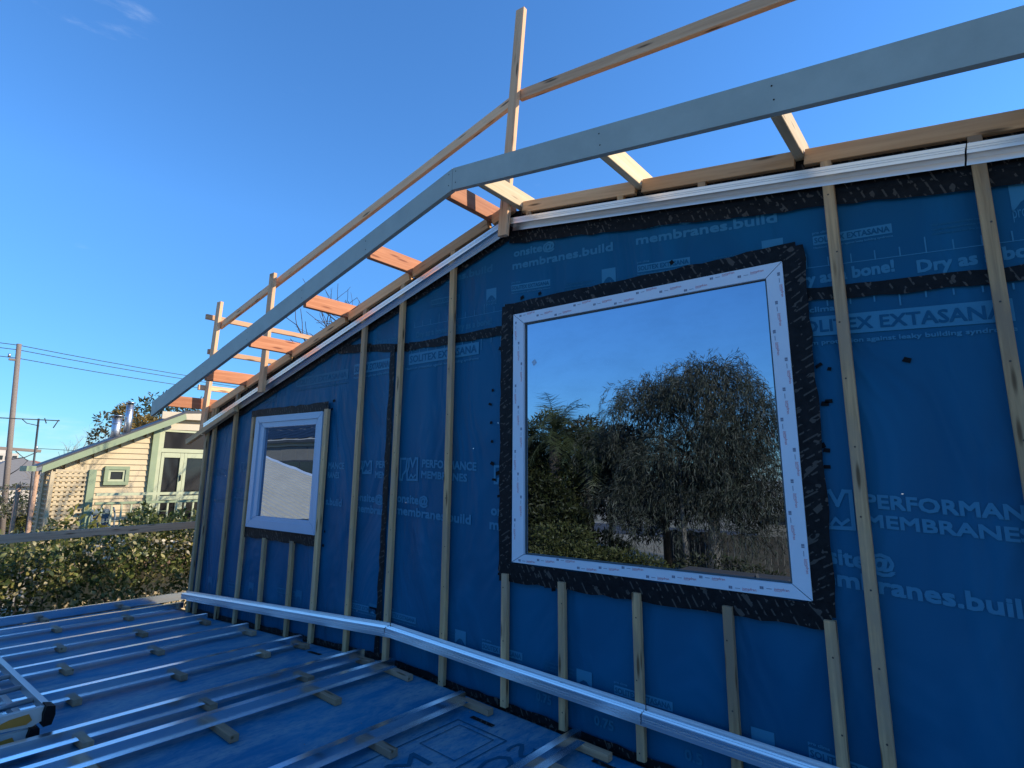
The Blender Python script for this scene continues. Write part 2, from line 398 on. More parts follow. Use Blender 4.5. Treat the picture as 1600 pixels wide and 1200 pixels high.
def leaf_cloud(name, P, N, size, aspect, palette, m, parent=None, seed=1, droop=None, kind=None, curl=0.25):
    """P (n,3) leaf bases, N (n,3) axis of each leaf; every leaf is a bent two-quad blade"""
    g = np.random.default_rng(seed); n = len(P)
    N = N / (np.linalg.norm(N, axis=1, keepdims=True) + 1e-9)
    if droop is not None: N = N * (1 - droop) + np.array([0, 0, -1.0]) * droop; N /= np.linalg.norm(N, axis=1, keepdims=True)
    r = g.normal(size=(n, 3)); S = np.cross(N, r); S /= np.linalg.norm(S, axis=1, keepdims=True)
    U = np.cross(S, N)
    L = (size * g.uniform(0.6, 1.35, n))[:, None]; W = L * aspect
    a = P; mid = P + N * L * 0.5 + U * L * curl * 0.35; tip = P + N * L - U * L * curl * 0.3
    V = np.stack([a - S * W * .2, a + S * W * .2, mid + S * W * .5, mid - S * W * .5, tip + S * W * .12, tip - S * W * .12], 1).reshape(-1, 3)
    base = (np.arange(n) * 6)[:, None]
    F = np.concatenate([base + np.array([[0, 1, 2, 3]]), base + np.array([[3, 2, 4, 5]])], 1).reshape(-1, 4)
    me = bpy.data.meshes.new(name); me.vertices.add(len(V)); me.vertices.foreach_set('co', V.astype(np.float32).ravel())
    me.loops.add(F.size); me.loops.foreach_set('vertex_index', F.astype(np.int32).ravel())
    me.polygons.add(len(F)); me.polygons.foreach_set('loop_start', (np.arange(len(F)) * 4).astype(np.int32)); me.polygons.foreach_set('loop_total', np.full(len(F), 4, np.int32))
    me.update(calc_edges=True)
    pal = np.array(palette); ci = g.integers(0, len(pal), n); C = pal[ci] * g.uniform(0.7, 1.25, (n, 1))
    col = np.ones((n, 6, 4)); col[:, :, :3] = C[:, None, :]
    at = me.attributes.new('leaf_colour', 'FLOAT_COLOR', 'POINT'); at.data.foreach_set('color', col.astype(np.float32).ravel())
    me.materials.append(m); o = bpy.data.objects.new(name, me); link(o, parent)
    if kind: o['kind'] = kind
    return o
def clump_points(g, centres, radii, n, shell=0.55):
    """points spread through ellipsoid clumps, denser near each clump's skin"""
    c = np.asarray(centres, float); rr = np.asarray(radii, float)
    if rr.ndim == 1: rr = np.repeat(rr[:, None], 3, 1)
    w = rr.prod(1) ** (2 / 3); idx = g.choice(len(c), n, p=w / w.sum())
    d = g.normal(size=(n, 3)); d /= np.linalg.norm(d, axis=1, keepdims=True)
    t = g.uniform(shell ** 3, 1, n) ** (1 / 3)
    return c[idx] + d * rr[idx] * t[:, None], d

# ================================================================== GROUND
def sheet(name, x0, x1, y0, y1, z, m):
    o = mesh(name, [(x0, y0, z), (x1, y0, z), (x1, y1, z), (x0, y1, z)], [(0, 1, 2, 3)], m); o['kind'] = 'structure'; return o
GZ = -3.2
sheet('ground', -900, 900, -900, 900, GZ, M['ground'])
sheet('road', -46, 60, -33.5, -27.5, GZ + 0.008, M['asphalt'])
sheet('side_road', -47.5, -42.3, -27.3, 60, GZ + 0.008, M['asphalt'])
sheet('driveway', -42.0, -33.0, 1.5, 7.5, GZ + 0.014, M['concrete'])

# ================================================================== GABLE WALL
wall = thing('gable_wall', 'blue membrane gable wall with timber battens and two windows', 'wall')
def rake_z(x):            # underside of the top plate along the wall
    return 1.745 + 0.252 * (x + 2.25) if x < -2.25 else 1.735 - 0.158 * (x + 2.25)
XL, XR = -6.60, 1.7
SEAM = [(-6.6, 0.96), (-3.77, 1.02), (-3.24, 0.955), (-2.38, 0.94), (-0.55, 0.82), (0.21, 0.755), (1.7, 0.60)]
def seam_z(x):
    for (a, za), (b, zb) in zip(SEAM, SEAM[1:]):
        if x <= b: return za + (zb - za) * (x - a) / (b - a)
    return SEAM[-1][1]
wz = lambda x: -1.30 - 0.043 * abs(x + 3.37) - 0.05
VS = -3.425                # vertical membrane joint
xs_c = -5.10               # where the joint meets the rake
# wall body behind the sheets
prism('wall_core', [(XL, -3.2), (XR, -3.2), (XR, rake_z(XR) + .01), (-2.25, rake_z(-2.25) + .01), (XL, rake_z(XL) + .01)], 0.012, 0.14, M['dark_gap'], wall)
def membrane_sheet(pts, y):
    return mesh('membrane_sheet', [(x, y, z) for x, z in pts], [tuple(range(len(pts)))], M['membrane'], wall)
up = [(x, seam_z(x)) for x in (-4.15, -3.77, -3.24, -2.38, -0.55, 0.21, 1.7)]
membrane_sheet(up + [(1.7, rake_z(1.7)), (-2.25, rake_z(-2.25)), (-4.15, rake_z(-4.15))], 0.0)
membrane_sheet([(XL, -3.2), (VS, -3.2), (VS, seam_z(VS) + 0.02), (-3.77, seam_z(-3.77) + .02), (-4.2, 1.09), (-4.2, rake_z(-4.2)), (XL, rake_z(XL))], 0.0015)
membrane_sheet([(VS, -3.2), (XR, -3.2), (XR, seam_z(XR) + .02), (0.21, seam_z(.21) + .02), (-.55, seam_z(-.55) + .02), (-2.38, seam_z(-2.38) + .02), (-3.24, seam_z(-3.24) + .02), (VS, seam_z(VS) + .02)], 0.0025)

# ---- print on the membrane
def block(fn, m='print', y=-0.0014, name='lettering'):
    f = Flat(); fn(f); return f.build(name, y, M[m], wall)
def pm_logo(f, x0, x1, z0, z1):
    w = (x1 - x0) * 0.075; h = z1 - z0; L = x1 - x0; mx = x0 + L * 0.36
    p = lambda u, v: (x0 + L * u, z0 + h * v)
    f.stroke([p(.30, .97), p(.05, .97), p(.05, .03), p(.17, .03), p(.20, .25), p(.36, .45), p(.40, .95)], w)
    f.stroke([p(.50, .95), p(.50, .62), p(.42, .35), p(.44, .03), p(.95, .03), p(.95, .97), p(.83, .97), p(.70, .62), p(.58, .97), p(.50, .95)], w)
    f.stroke([p(.56, .12), p(.64, .26), p(.74, .12), p(.86, .24)], w * .8)
def perf(f, x0, x1, z0, slope=-0.05, logo=True, h=0.052):
    s = slope * (x1 - x0)
    f.text('PERFORMANCE', x0, x1, z0, z0 + s, h, 0.05)
    f.text('MEMBRANES', x0 - .005, x0 + (x1 - x0) * .845, z0 - .075, z0 - .075 + s * .85, h * .92, 0.05)
    if logo: pm_logo(f, x0 - .245, x0 - .04, z0 - .10 - s * .2, z0 + h + .01 - s * .1)
def onsite(f, x0, x1, z0, slope=-0.045, h=0.058):
    """x0..x1 is the span of the second line"""
    s = slope * (x1 - x0)
    f.text('onsite@', x0 + .01, x0 + (x1 - x0) * .45, z0, z0 + s * .45, h, 0.05)
    f.text('membranes.build', x0, x1, z0 - .085, z0 - .085 + s, h, 0.05)
def solitex(f, x0, x1, z0, h, s=0.0, cut=None):
    pass
block(lambda f: perf(f, -0.378, 0.215, -0.112, -0.06))
block(lambda f: perf(f, -3.05, -2.535, 0.062, -0.05))
block(lambda f: (pm_logo(f, -2.385, -2.18, -0.045, 0.065)))
block(lambda f: perf(f, -3.57, -3.455, 0.062, -0.05) if False else (pm_logo(f, -3.82, -3.615, 0.015, 0.11), f.text('PER', -3.57, -3.455, 0.06, 0.056, .05, .05), f.text('MEM', -3.575, -3.455, -0.015, -0.02, .047, .05)))
block(lambda f: (f.text('MANCE', -4.20, -3.98, 0.055, 0.05, .05, .05), f.text('RANES', -4.20, -4.04, -0.02, -0.024, .047, .05)))
block(lambda f: onsite(f, -0.645, 0.115, -0.335, -0.075, .062))
block(lambda f: onsite(f, -3.315, -2.575, -0.185, -0.045))
block(lambda f: onsite(f, -2.41, -1.67, -0.235, -0.045))
block(lambda f: (f.text('onsite@', -3.80, -3.47, -.19, -.20, .055, .05), f.text('membran', -3.80, -3.45, -.272, -.285, .055, .05)))
block(lambda f: f.text('s.build', -4.20, -3.985, -.235, -.245, .055, .05))
block(lambda f: (f.text('onsite@', -5.80, -5.50, -.17, -.175, .05, .04), f.text('membranes', -5.80, -5.45, -.25, -.255, .05, .04)), 'print_dim')
block(lambda f: pm_logo(f, -5.72, -5.57, 0.03, 0.12), 'print_dim')
block(lambda f: (f.text('membranes.build', -6.30, -5.97, -.275, -.28, .04, .04), f.text('PERFORMANCE', -6.30, -6.02, .03, .03, .03), f.text('MEMBRANES', -6.30, -6.07, -.01, -.01, .03)), 'print_dim')
block(lambda f: onsite(f, -2.24, -1.50, 1.425, -0.075, .05), 'print')
block(lambda f: onsite(f, -1.35, -0.62, 1.365, -0.105, .05), 'print')
block(lambda f: f.text('membranes.build', -3.20, -2.42, 1.39, 1.37, .05, .05), 'print_dim')
def sol_box(x0, x1, z0, z1, s, big=True, dim=False, under=True, pre=True):
    """pale box with dark capitals, the small line under it and the words over it; s = slope"""
    k = 'print_dim' if dim else 'print'
    d = s * (x1 - x0)
    block(lambda f: f.quad((x0, z0), (x1, z0 + d), (x1, z1 + d), (x0, z1)), k, -0.0014, 'print_panel')
    h = (z1 - z0)
    block(lambda f: f.text('SOLITEX EXTASANA', x0 + .02 * (x1 - x0), x0 + .97 * (x1 - x0), z0 + h * .2, z0 + h * .2 + d, h * .6, .03), 'membrane', -0.0028)
    def small(f):
        if pre: f.text('pro clima', x0 + .0, x0 + .24 * (x1 - x0), z1 + h * .25, z1 + h * .25 + d * .24, h * .27, .05)
        if under: f.text('Maximum protection against leaky building syndrome', x0 - .05 * (x1 - x0) if big else x0, x1, z0 - h * .42, z0 - h * .42 + d, h * .21, .05)
    block(small, k)
sol_box(-0.60, 0.165, 0.63, 0.718, -0.065)
sol_box(-3.24, -2.53, 0.815, 0.90, -0.01)
sol_box(-3.92, -3.46, 0.815, 0.90, -0.0, big=False, pre=False)
sol_box(-4.80, -4.0, 0.79, 0.875, 0.0, dim=True, big=False)
sol_box(-5.62, -5.15, 0.72, 0.80, 0.0, dim=True, big=False, pre=False)
sol_box(-2.34, -2.16, 0.815, 0.90, -0.01, big=False, pre=False)
def small_sol(x0, z0, s, w=.30, h=.042, dim=False):
    sol_box(x0, x0 + w, z0, z0 + h, s, big=False, dim=dim)
small_sol(-0.475, 1.045, -.07)
small_sol(-1.35, 1.115, -.08); small_sol(-2.25, 1.19, -.08, .31); small_sol(-3.02, 1.24, -.05, .3, dim=True)
small_sol(-0.67, -1.115, -.08, .33); small_sol(-1.56, -1.075, -.03, .31); small_sol(-2.46, -1.028, -.02, .31)
small_sol(-3.36, -.975, -.02, .30); small_sol(-3.78, -.98, 0, .30); small_sol(-4.85, -1.0, 0, .3, dim=True); small_sol(-5.75, -1.06, 0, .3, dim=True)
def tree_square(x0, z0, w=.095, h=.095, s=-.05, dim=False):
    def fn(f):
        d = s * w; n = 9
        arc = [(x0 + w * (.95 - .9 * t / n), z0 + d * (.95 - .9 * t / n) + h * (  .05 + .40 * math.sin(math.pi * t / n) + .02 * (t % 2))) for t in range(n + 1)]
        f.quad((x0, z0 + h), (x0, z0), *reversed(arc), (x0 + w, z0 + d), (x0 + w, z0 + h + d))
        f.text('pro clima', x0, x0 + w, z0 - .024, z0 - .024 + d, .05)
    block(fn, 'print_dim' if dim else 'print', name='emblem')
for q in ((-1.575, 1.09, .09, .095, -.08), (-0.695, 1.03, .095, .095, -.08), (-0.895, -1.15, .095, .095, -.03), (-1.785, -1.09, .095, .09, -.03), (-2.69, -1.04, .095, .09, -.02),
          (.205, 1.0, .11, .11, -.07), (-2.47, 1.16, .09, .09, -.05)): tree_square(*q)
for q in ((-3.57, -1.0, .09, .09), (-4.55, -1.03, .09, .09), (-5.35, -1.06, .09, .09), (-6.18, -1.11, .09, .1)): tree_square(*q, dim=True)
def small_lines(x0, z0, s, w=.19):
    block(lambda f: [f.text(t, x0, x0 + w * k, z0 - .019 * i, z0 - .019 * i + s * w * k, .009, .04) for i, (t, k) in enumerate((('Wall underlay with airtight membrane', 1.0), ('vapour permeable and weather resistant', .96), ('installation guide on the inside', .9)))], 'print_dim')
small_lines(-.045, 1.015, -.09); small_lines(-1.10, -1.085, -.03); small_lines(-1.99, -1.01, -.03); small_lines(-2.87, -.965, -.03); small_lines(-.93, 1.09, -.09); small_lines(-1.83, 1.145, -.09); small_lines(-.20, -1.14, -.05)
def ruler(x0, z0, x1, z1, ticks, up=1):
    def fn(f):
        f.stroke([(x0, z0), (x1, z1)], .0035)
        n = int((x1 - x0) / .088)
        for i in range(n + 1):
            x = x0 + .01 + i * .088; z = z0 + (z1 - z0) * (x - x0) / (x1 - x0)
            L = .065 if (i + ticks) % 5 == 0 else .038
            f.stroke([(x, z), (x, z + L * up)], .005)
    block(fn, 'print', name='ruler_print')
ruler(-.52, .945, 0.9, .83, 0); ruler(-3.2, 1.10, -2.30, 1.075, 2)
block(lambda f: [f.stroke([(x, seam_z(x) - .035), (x, seam_z(x) - .035 - L)], .006) for x, L in [(-.53 + .088 * i, .045 if i == 4 else .02) for i in range(12)] + [(-3.3 + .088 * i, .07 if i % 5 == 4 else .03) for i in range(12)]], 'print', name='ruler_print')
block(lambda f: [f.stroke([(x, z), (x, z - .07)], .006) for x, z in ((-2.50, -1.02), (-1.60, -1.07), (-2.05, -1.08), (-.71, -1.11), (-1.17, -1.13), (-3.0, -1.0), (-4.0, -1.0))], 'print_dim', name='ruler_print')
def dry(x0, x1, z0, s, m='print', h=.05):
    block(lambda f: f.text('Dry as a bone!', x0, x1, z0, z0 + s * (x1 - x0), h, .05), m)
dry(-.585, -.185, .868, -.03); dry(-.105, .32, .832, -.04); dry(.40, .82, .80, -.04)
dry(-3.17, -2.83, 1.015, -.02, 'print_dim', .045); dry(-2.76, -2.42, 1.005, -.02, 'print_dim', .045); dry(-3.66, -3.33, 1.03, -.02, 'print_dim', .045)
block(lambda f: (f.text('0.75', -2.05, -1.95, -1.215, -1.22, .045, .04), f.text('0.75', -1.68, -1.57, -1.245, -1.25, .045, .04), f.text('0.5', -1.2, -1.12, -1.27, -1.275, .045, .04)), 'print_dim')

# ---- black tape
TY = [-0.0040]
def tape(p0, p1, w, parent=wall, jag=.006, y=None):
    """one strip of tape stuck on the wall, from (x, z) to (x, z), with a slightly ragged edge"""
    if y is None: TY[0] -= 0.0012; y = TY[0]
    a = Vector((p0[0], p0[1])); b = Vector((p1[0], p1[1])); d = b - a; L = d.length; d /= L; nrm = Vector((-d.y, d.x))
    n = max(3, int(L / .07)); v = []; f = []
    for i in range(n + 1):
        x = L * i / n
        v.append((x, -w / 2 + rnd.uniform(-jag, jag), 0)); v.append((x, w / 2 + rnd.uniform(-jag, jag), 0))
    f = [(2 * i, 2 * i + 2, 2 * i + 3, 2 * i + 1) for i in range(n)]
    mx = Matrix(((d.x, nrm.x, 0, a.x), (0, 0, -1, y), (d.y, nrm.y, 0, a.y), (0, 0, 0, 1)))
    return mesh('tape_strip', v, f, M['tape'], parent, matrix=mx)
for (a, b) in zip(SEAM[1:], SEAM[2:]): tape(a, b, .062)
tape((-4.15, 1.06), (-3.70, 1.01), .07)
tape((VS + .005, 1.0), (VS - .02, -1.30), .055)
# along the rakes, under the plate
tape((-6.55, .452), (-2.2, 1.636), .13); tape((-6.55, rake_z(-6.55) - .08), (-2.2, rake_z(-2.2) - .08), .17)
tape((-2.25, 1.583), (1.6, .94), .13); tape((-2.25, rake_z(-2.25) - .08), (1.6, rake_z(1.6) - .09), .18)
# foot of the wall
tape((-6.5, wz(-6.5) + .09), (-3.37, wz(-3.37) + .085), .085); tape((-3.4, wz(-3.37) + .085), (-1.4, -1.345), .085); tape((-1.42, -1.345), (1.6, -1.43), .085)
# around the big window
tape((-2.29, 1.055), (-.545, 1.02), .10); tape((-.565, 1.055), (-.57, -.555), .11); tape((-2.265, 1.09), (-2.27, -.56), .095); tape((-2.31, -.555), (-.535, -.555), .105)
# around the small window
tape((-5.54, .585), (-4.22, .575), .075); tape((-5.53, -.53), (-4.27, -.53), .085); tape((-4.275, .6), (-4.285, -.56), .055)
# loose scraps of tape left on the membrane
def scraps():
    v = []; f = []
    sp = [(-.50, .49), (-.46, .47), (-.49, .32), (-.475, .33), (-.515, .14), (-.50, .12), (-.525, -.02), (-.505, .05), (-.18, .475), (-2.34, .82), (-2.40, .55), (-2.42, .46), (-2.41, .34), (-2.40, .22), (-2.395, .08), (-2.38, -.02),
          (-2.35, .02), (-2.34, -.12), (-2.33, -.58), (-2.30, -.6), (-1.93, -.62), (-1.98, -.61), (-1.15, 1.125), (-2.02, 1.13), (-1.62, 1.085), (-2.16, 1.13), (-4.18, .62), (-4.2, .55), (-4.19, -.45), (-4.2, -.56)]
    for x, z in sp:
        w, h, t = rnd.uniform(.008, .017), rnd.uniform(.007, .014), rnd.uniform(-.6, .6); b = len(v)
        for sx, sz in ((-1, -1), (1, -.8), (.9, 1), (-.8, .9)):
            v.append((x + sx * w * math.cos(t) - sz * h * math.sin(t), -.0036, z + sx * w * math.sin(t) + sz * h * math.cos(t)))
        f.append((b, b + 1, b + 2, b + 3))
    o = mesh('tape_scraps', v, f, M['black'], wall); o['kind'] = 'stuff'
scraps()
def staples():
    v = []; f = []
    for i in range(20):
        x = rnd.uniform(-6.3, 1.0); z = rnd.uniform(-1.1, .9); b = len(v)
        if -2.3 < x < -.5 and -.6 < z < 1.1: continue
        s = .0035
        v += [(x - s, -.0035, z - s * .6), (x + s, -.0035, z - s * .6), (x + s, -.0035, z + s * .6), (x - s, -.0035, z + s * .6)]; f.append((b, b + 1, b + 2, b + 3))
    o = mesh('staples', v, f, M['zinc'], wall); o['kind'] = 'stuff'
staples()

# ---- battens on the wall
BF = -0.038
def batten(x, z0, z1, x_top=None, w=.046, m='batten', name='batten'):
    p0 = Vector((x, BF / 2 - .011, z0)); p1 = Vector(((x if x_top is None else x_top), BF / 2 - .011, z1))
    return beam(name, p0, p1, w, -BF - .006, M[m], wall, up=(0, 1, 0), c=.003)
foot = lambda x: wz(x) + .055
for x, xt in ((-6.505, -6.48), (-6.35, -6.31), (-5.87, -5.855), (-3.785, -3.765), (-3.325, -3.30), (-2.765, -2.762)):
    batten(x, foot(x), rake_z(xt), xt, m='batten')
batten(-5.50, foot(-5.5), .555, -5.475, .04); batten(-4.245, foot(-4.25), .55, -4.225, .05)
batten(-5.075, foot(-5.07), -.56, -5.08, .042); batten(-4.61, foot(-4.6), -.555, -4.615, .042)
batten(-.387, -1.9, rake_z(-.387), -.387, .045, 'batten_old'); batten(.132, -1.9, rake_z(.13), .130, .046, 'batten_old'); batten(.65, -1.9, rake_z(.65), .65, .046, 'batten_old')
for x in (-2.256, -1.852, -1.403, -.953): batten(x, -1.285 - .04 * abs(x + 3.37) + .04, -.567, x, .043, 'batten_old')
batten(-.542, -1.9, -.565, -.542, .043, 'batten_old')
for x in (-.953, -1.42, -2.08): batten(x, rake_z(x) - .11, rake_z(x), x, .04, name='batten_stub')

# ---- top-hat rails fixed across the battens
def hat_prof(fl, d, face, lean=.002):
    # (y, z): the wall is at y=0; local y points out of the wall here
    return [(0, -fl - face / 2 - lean), (0, -face / 2 - lean), (d, -face / 2), (d, -face * .18), (d - .004, -face * .12), (d, -face * .06), (d, face * .06), (d - .004, face * .12), (d, face * .18), (d, face / 2), (d * .80, face / 2), (d * .74, face / 2 + .007), (d * .64, face / 2 + .007), (d * .58, face / 2 + .001), (d * .46, face / 2 + .001), (d * .40, face / 2 + .008), (d * .30, face / 2 + .008), (d * .24, face / 2 + .002), (0, face / 2 + lean), (0, fl + face / 2 + lean)]
def wall_hat(p0, p1, fl=.024, d=.052, face=.046):
    # local x along p0->p1, local y = up x x ... pick up so that +y points away from the wall (-Y)
    o = hat('metal_rail', Vector((p0[0], BF - .0085, p0[1])), Vector((p1[0], BF - .0085, p1[1])), [(-y, z) for y, z in hat_prof(fl, d, face)], M['alu'], wall, up=(0, 0, 1))
    return o
wall_hat((-6.54, -1.238), (-3.268, -1.043)); wall_hat((-3.262, -1.043), (-1.37, -1.118)); wall_hat((-1.365, -1.118), (1.6, -1.235))
wall_hat((-6.45, .517), (-2.255, 1.628), face=.040); wall_hat((-2.20, 1.632), (.094, 1.262), face=.040); wall_hat((.100, 1.261), (1.6, 1.03), face=.040)
beam('eave_strip', (-5.78, -.075, .655), (-6.86, -.075, .352), .045, .058, M['batten'], wall)
beam('eave_block', (-6.36, -.03, .50), (-6.36, -.03, .70), .05, .05, M['batten'], wall)
def screw_heads():
    v = []; f = []
    for x, z in ((-6.35, -1.20), (-5.87, -1.17), (-5.07, -1.125), (-4.25, -1.075), (-3.785, -1.045), (-3.29, -1.015), (-2.765, -1.035), (-2.256, -1.06), (-1.852, -1.07), (-1.403, -1.09), (-.953, -1.11), (-.387, 1.38), (.11, 1.30)):
        b = len(v); r = .0055
        for y in (-.046, -.0520):
            for k in range(6): v.append((x + r * math.cos(k * 1.047), y, z + r * math.sin(k * 1.047)))
        f.append(tuple(b + 6 + k for k in range(6))); f += [(b + k, b + (k + 1) % 6, b + 6 + (k + 1) % 6, b + 6 + k) for k in range(6)]
    o = mesh('screw_heads', v, f, M['flue'], wall); o['kind'] = 'stuff'
screw_heads()

def batten_nails():
    v = []; f = []
    for o in [c for c in wall.children if c.name.startswith('batten')]:
        L = max(q.co.x for q in o.data.vertices); h = max(q.co.z for q in o.data.vertices); w = max(abs(q.co.y) for q in o.data.vertices)
        side = max(((0, 1), (0, -1), (1, 1), (1, -1)), key=lambda k: -(o.matrix_world.to_3x3() @ Vector((0, k[1], 0) if k[0] else (0, 0, k[1]))).y)
        for k in range(int(L / .28) + 1):
            t = .06 + k * .28 + rnd.uniform(-.03, .03)
            if t > L - .03: break
            off = rnd.uniform(-.010, .010); n = len(v); r = .0042
            for q in range(6):
                a, b = off + r * math.cos(q * 1.047), t + r * math.sin(q * 1.047)
                p = Vector((b, a, side[1] * (h + .0006))) if not side[0] else Vector((b, side[1] * (w + .0006), a))
                v.append(o.matrix_world @ p)
            f.append(tuple(range(n, n + 6)))
    o = mesh('nail_heads', v, f, M['nail'], wall); o['kind'] = 'stuff'
M['nail'] = mat('rusty_nail', (0.05, 0.035, 0.028), 0.6)
batten_nails()

# ---- windows
def lerp(a, b, t): return a + (b - a) * t
def mitre_frame(win, outer, inner, y_back, y_front, m, name):
    """four mitred members between two quads given TL, TR, BR, BL as seen on the wall plane"""
    O = [at_wall(x, z, y_front) for x, z in outer]; I = [at_wall(x, z, y_front) for x, z in inner]
    res = []
    for k in range(4):
        a, b = O[k], O[(k + 1) % 4]; c, d = I[(k + 1) % 4], I[k]
        e = (b - a).normalized() * .0024
        pts = [(a.x + e.x, a.z + e.z), (b.x - e.x, b.z - e.z), (c.x - e.x, c.z - e.z), (d.x + e.x, d.z + e.z)]
        res.append(prism(name, pts, y_front, y_back, m, win))
    return res
def pane_quad(win, q, y, m):
    P = [at_wall(x, z, y) for x, z in q]
    me = mesh('pane', [P[3], P[2], P[1], P[0]], [(0, 1, 2, 3)], m, win); return me
def window_part(label):
    o = bpy.data.objects.new('window', None); o.empty_display_size = .2; link(o, wall); o['label'] = label; return o
big = window_part('large square window in white taped frame, a tree reflected in it')
BO = [(-2.233, 1.030), (-.613, 1.003), (-.607, -.506), (-2.233, -.502)]
BI = [(-2.150, .962), (-.688, .937), (-.680, -.447), (-2.145, -.452)]
mitre_frame(big, BO, BI, -.004, -.030, M['frame_white'], 'frame')
GI = [(-2.128, .945), (-.694, .928), (-.686, -.437), (-2.123, -.440)]
mitre_frame(big, [(-2.16, .972), (-.68, .947), (-.672, -.457), (-2.155, -.462)], GI, -.002, -.014, M['gasket'], 'gasket')
pane_quad(big, [(-2.16, .97), (-.68, .945), (-.67, -.455), (-2.155, -.46)], -.009, M['glass'])
def frame_print(a_out, b_out, a_in, b_in, parts, flip):
    """red script, grey rules and small square marks along one member"""
    red, gry = Flat(), Flat(); yf = -.0308
    A = [at_wall(*p, -.0305) for p in (a_out, b_out, a_in, b_in)]; a, b, c, d = [Vector((p.x, p.z)) for p in A]
    ax = (b - a).normalized(); L = (b - a).length; nx = ((c + d) / 2 - (a + b) / 2); W = nx.dot(Vector((-ax.y, ax.x))); ny = Vector((-ax.y, ax.x)) * (1 if W > 0 else -1); W = abs(W)
    flipx = 1
    step = .135; n = int(L / step)
    for i in range(n):
        row = i % 3; t0 = .05 + i * step; v0 = W * (.20 + .27 * row)
        if t0 + .12 > L - .03: break
        co, fs = bez_text('jumpfran', 0.0)
        w = co[:, 0].max()
        pos = lambda u, vv: tuple(a + ax * (t0 + u) + ny * (v0 + vv))
        sy = 1 if (ax.x * ny.y - ax.y * ny.x) > 0 else -1
        red.add([pos(.060 + x / w * .060, sy * y * .016) for x, y in co], fs)
        gry.quad(*[pos(u, vv) for u, vv in ((0, -.002), (.009, -.002), (.009, .010), (0, .010))])
        gry.quad(*[pos(u, vv) for u, vv in ((.010, -.002), (.016, -.002), (.016, .010), (.010, .010))])
        gry.quad(*[pos(u, vv) for u, vv in ((.028, .002), (.050, .002), (.050, .0045), (.028, .0045))])
        red.quad(*[pos(u, vv) for u, vv in ((.062, -.004 * sy), (.085, -.004 * sy), (.085, -.0028 * sy), (.062, -.0028 * sy))])
    red.build('lettering', yf, M['redink'], big); gry.build('print_marks', yf, M['greyink'], big)
frame_print(BO[3], BO[2], BI[3], BI[2], 0, 0); frame_print(BO[0], BO[1], BI[0], BI[1], 0, 0)
frame_print(BO[1], BO[2], BI[1], BI[2], 0, 0); frame_print(BO[0], BO[3], BI[0], BI[3], 0, 0)
def sticker(): 
    P = [at_wall(x, z, -.0095) for x, z in ((-2.085, .70), (-2.06, .715), (-2.045, .69), (-2.07, .672))]
    mesh('sticker', P, [(3, 2, 1, 0)], M['frame_blue'], big)
sticker()
small = window_part('small window in pale blue frame reflecting a white roof')
SO = [(-5.50, .560), (-4.343, .542), (-4.337, -.490), (-5.518, -.488)]
SM = [(-5.425, .500), (-4.405, .487), (-4.385, -.415), (-5.445, -.420)]
SI = [(-5.322, .447), (-4.432, .435), (-4.437, -.380), (-5.332, -.382)]
mitre_frame(small, SO, SM, -.003, -.052, M['frame_blue'], 'frame')
mitre_frame(small, [(-5.432, .506), (-4.40, .493), (-4.38, -.42), (-5.452, -.426)], SI, -.003, -.040, M['frame_blue'], 'sash')
pane_quad(small, [(-5.34, .46), (-4.42, .45), (-4.42, -.40), (-5.35, -.40)], -.018, M['glass_wavy'])

# ================================================================== ROOF EDGE FRAMING
verge = thing('roof_verge', 'open timber roof edge with pink outriggers and grey-green barge board', 'roof framing')
KX, BY = -2.351, -.47
prism('barge_board', [(-6.885, .612), (-6.895, .765), (KX - .0015, 1.893), (KX - .0015, 1.748)], BY, BY + .032, M['barge'], verge)
prism('barge_board', [(KX + .0015, 1.748), (KX + .0015, 1.893), (.281, 1.523), (1.75, 1.285), (1.75, 1.11), (.261, 1.357)], BY, BY + .032, M['barge'], verge)
def plate_piece(x0, x1, dz=0.0):
    zt = lambda x: (1.832 + .25 * (x + 2.25) if x < -2.25 else 1.812 - .160 * (x + 2.25)) + dz
    s = .984
    p0 = Vector((x0 * s, -.022, (zt(x0) - .04) * s)); p1 = Vector((x1 * s, -.022, (zt(x1) - .04) * s))
    return beam('top_plate', p0, p1, .050, .076, M['plate'], verge)
OUT = [(-6.60, .752, 'pink'), (-5.69, .935, 'pink'), (-4.86, 1.15, 'pink'), (-4.01, 1.355, 'pink'), (-3.21, 1.567, 'pink'), (-2.413, 1.768, 'pink'), (-2.147, 1.772, 'pine_pale'), (-1.304, 1.643, 'pine_pale'), (-.49, 1.515, 'pine_pale'), (.33, 1.385, 'pine_pale')]
def outrigger(x, z, m):
    return beam('outrigger', (x, BY + .0325, z + .012), (x, .62, z + .012), .042, .118, M[m], verge)
for x, z, m in OUT: outrigger(x, z, m)
ox = [o[0] / .984 for o in OUT]
cuts = ox[:6] + [-2.25] + ox[6:]
for a, b in zip(cuts, cuts[1:]):
    ga = .0217 if a != -2.25 else .002; gb = .0217 if b != -2.25 else .002
    if b - a > .1: plate_piece(a + ga, b - gb)
plate_piece(ox[-1] + .024, 1.7)
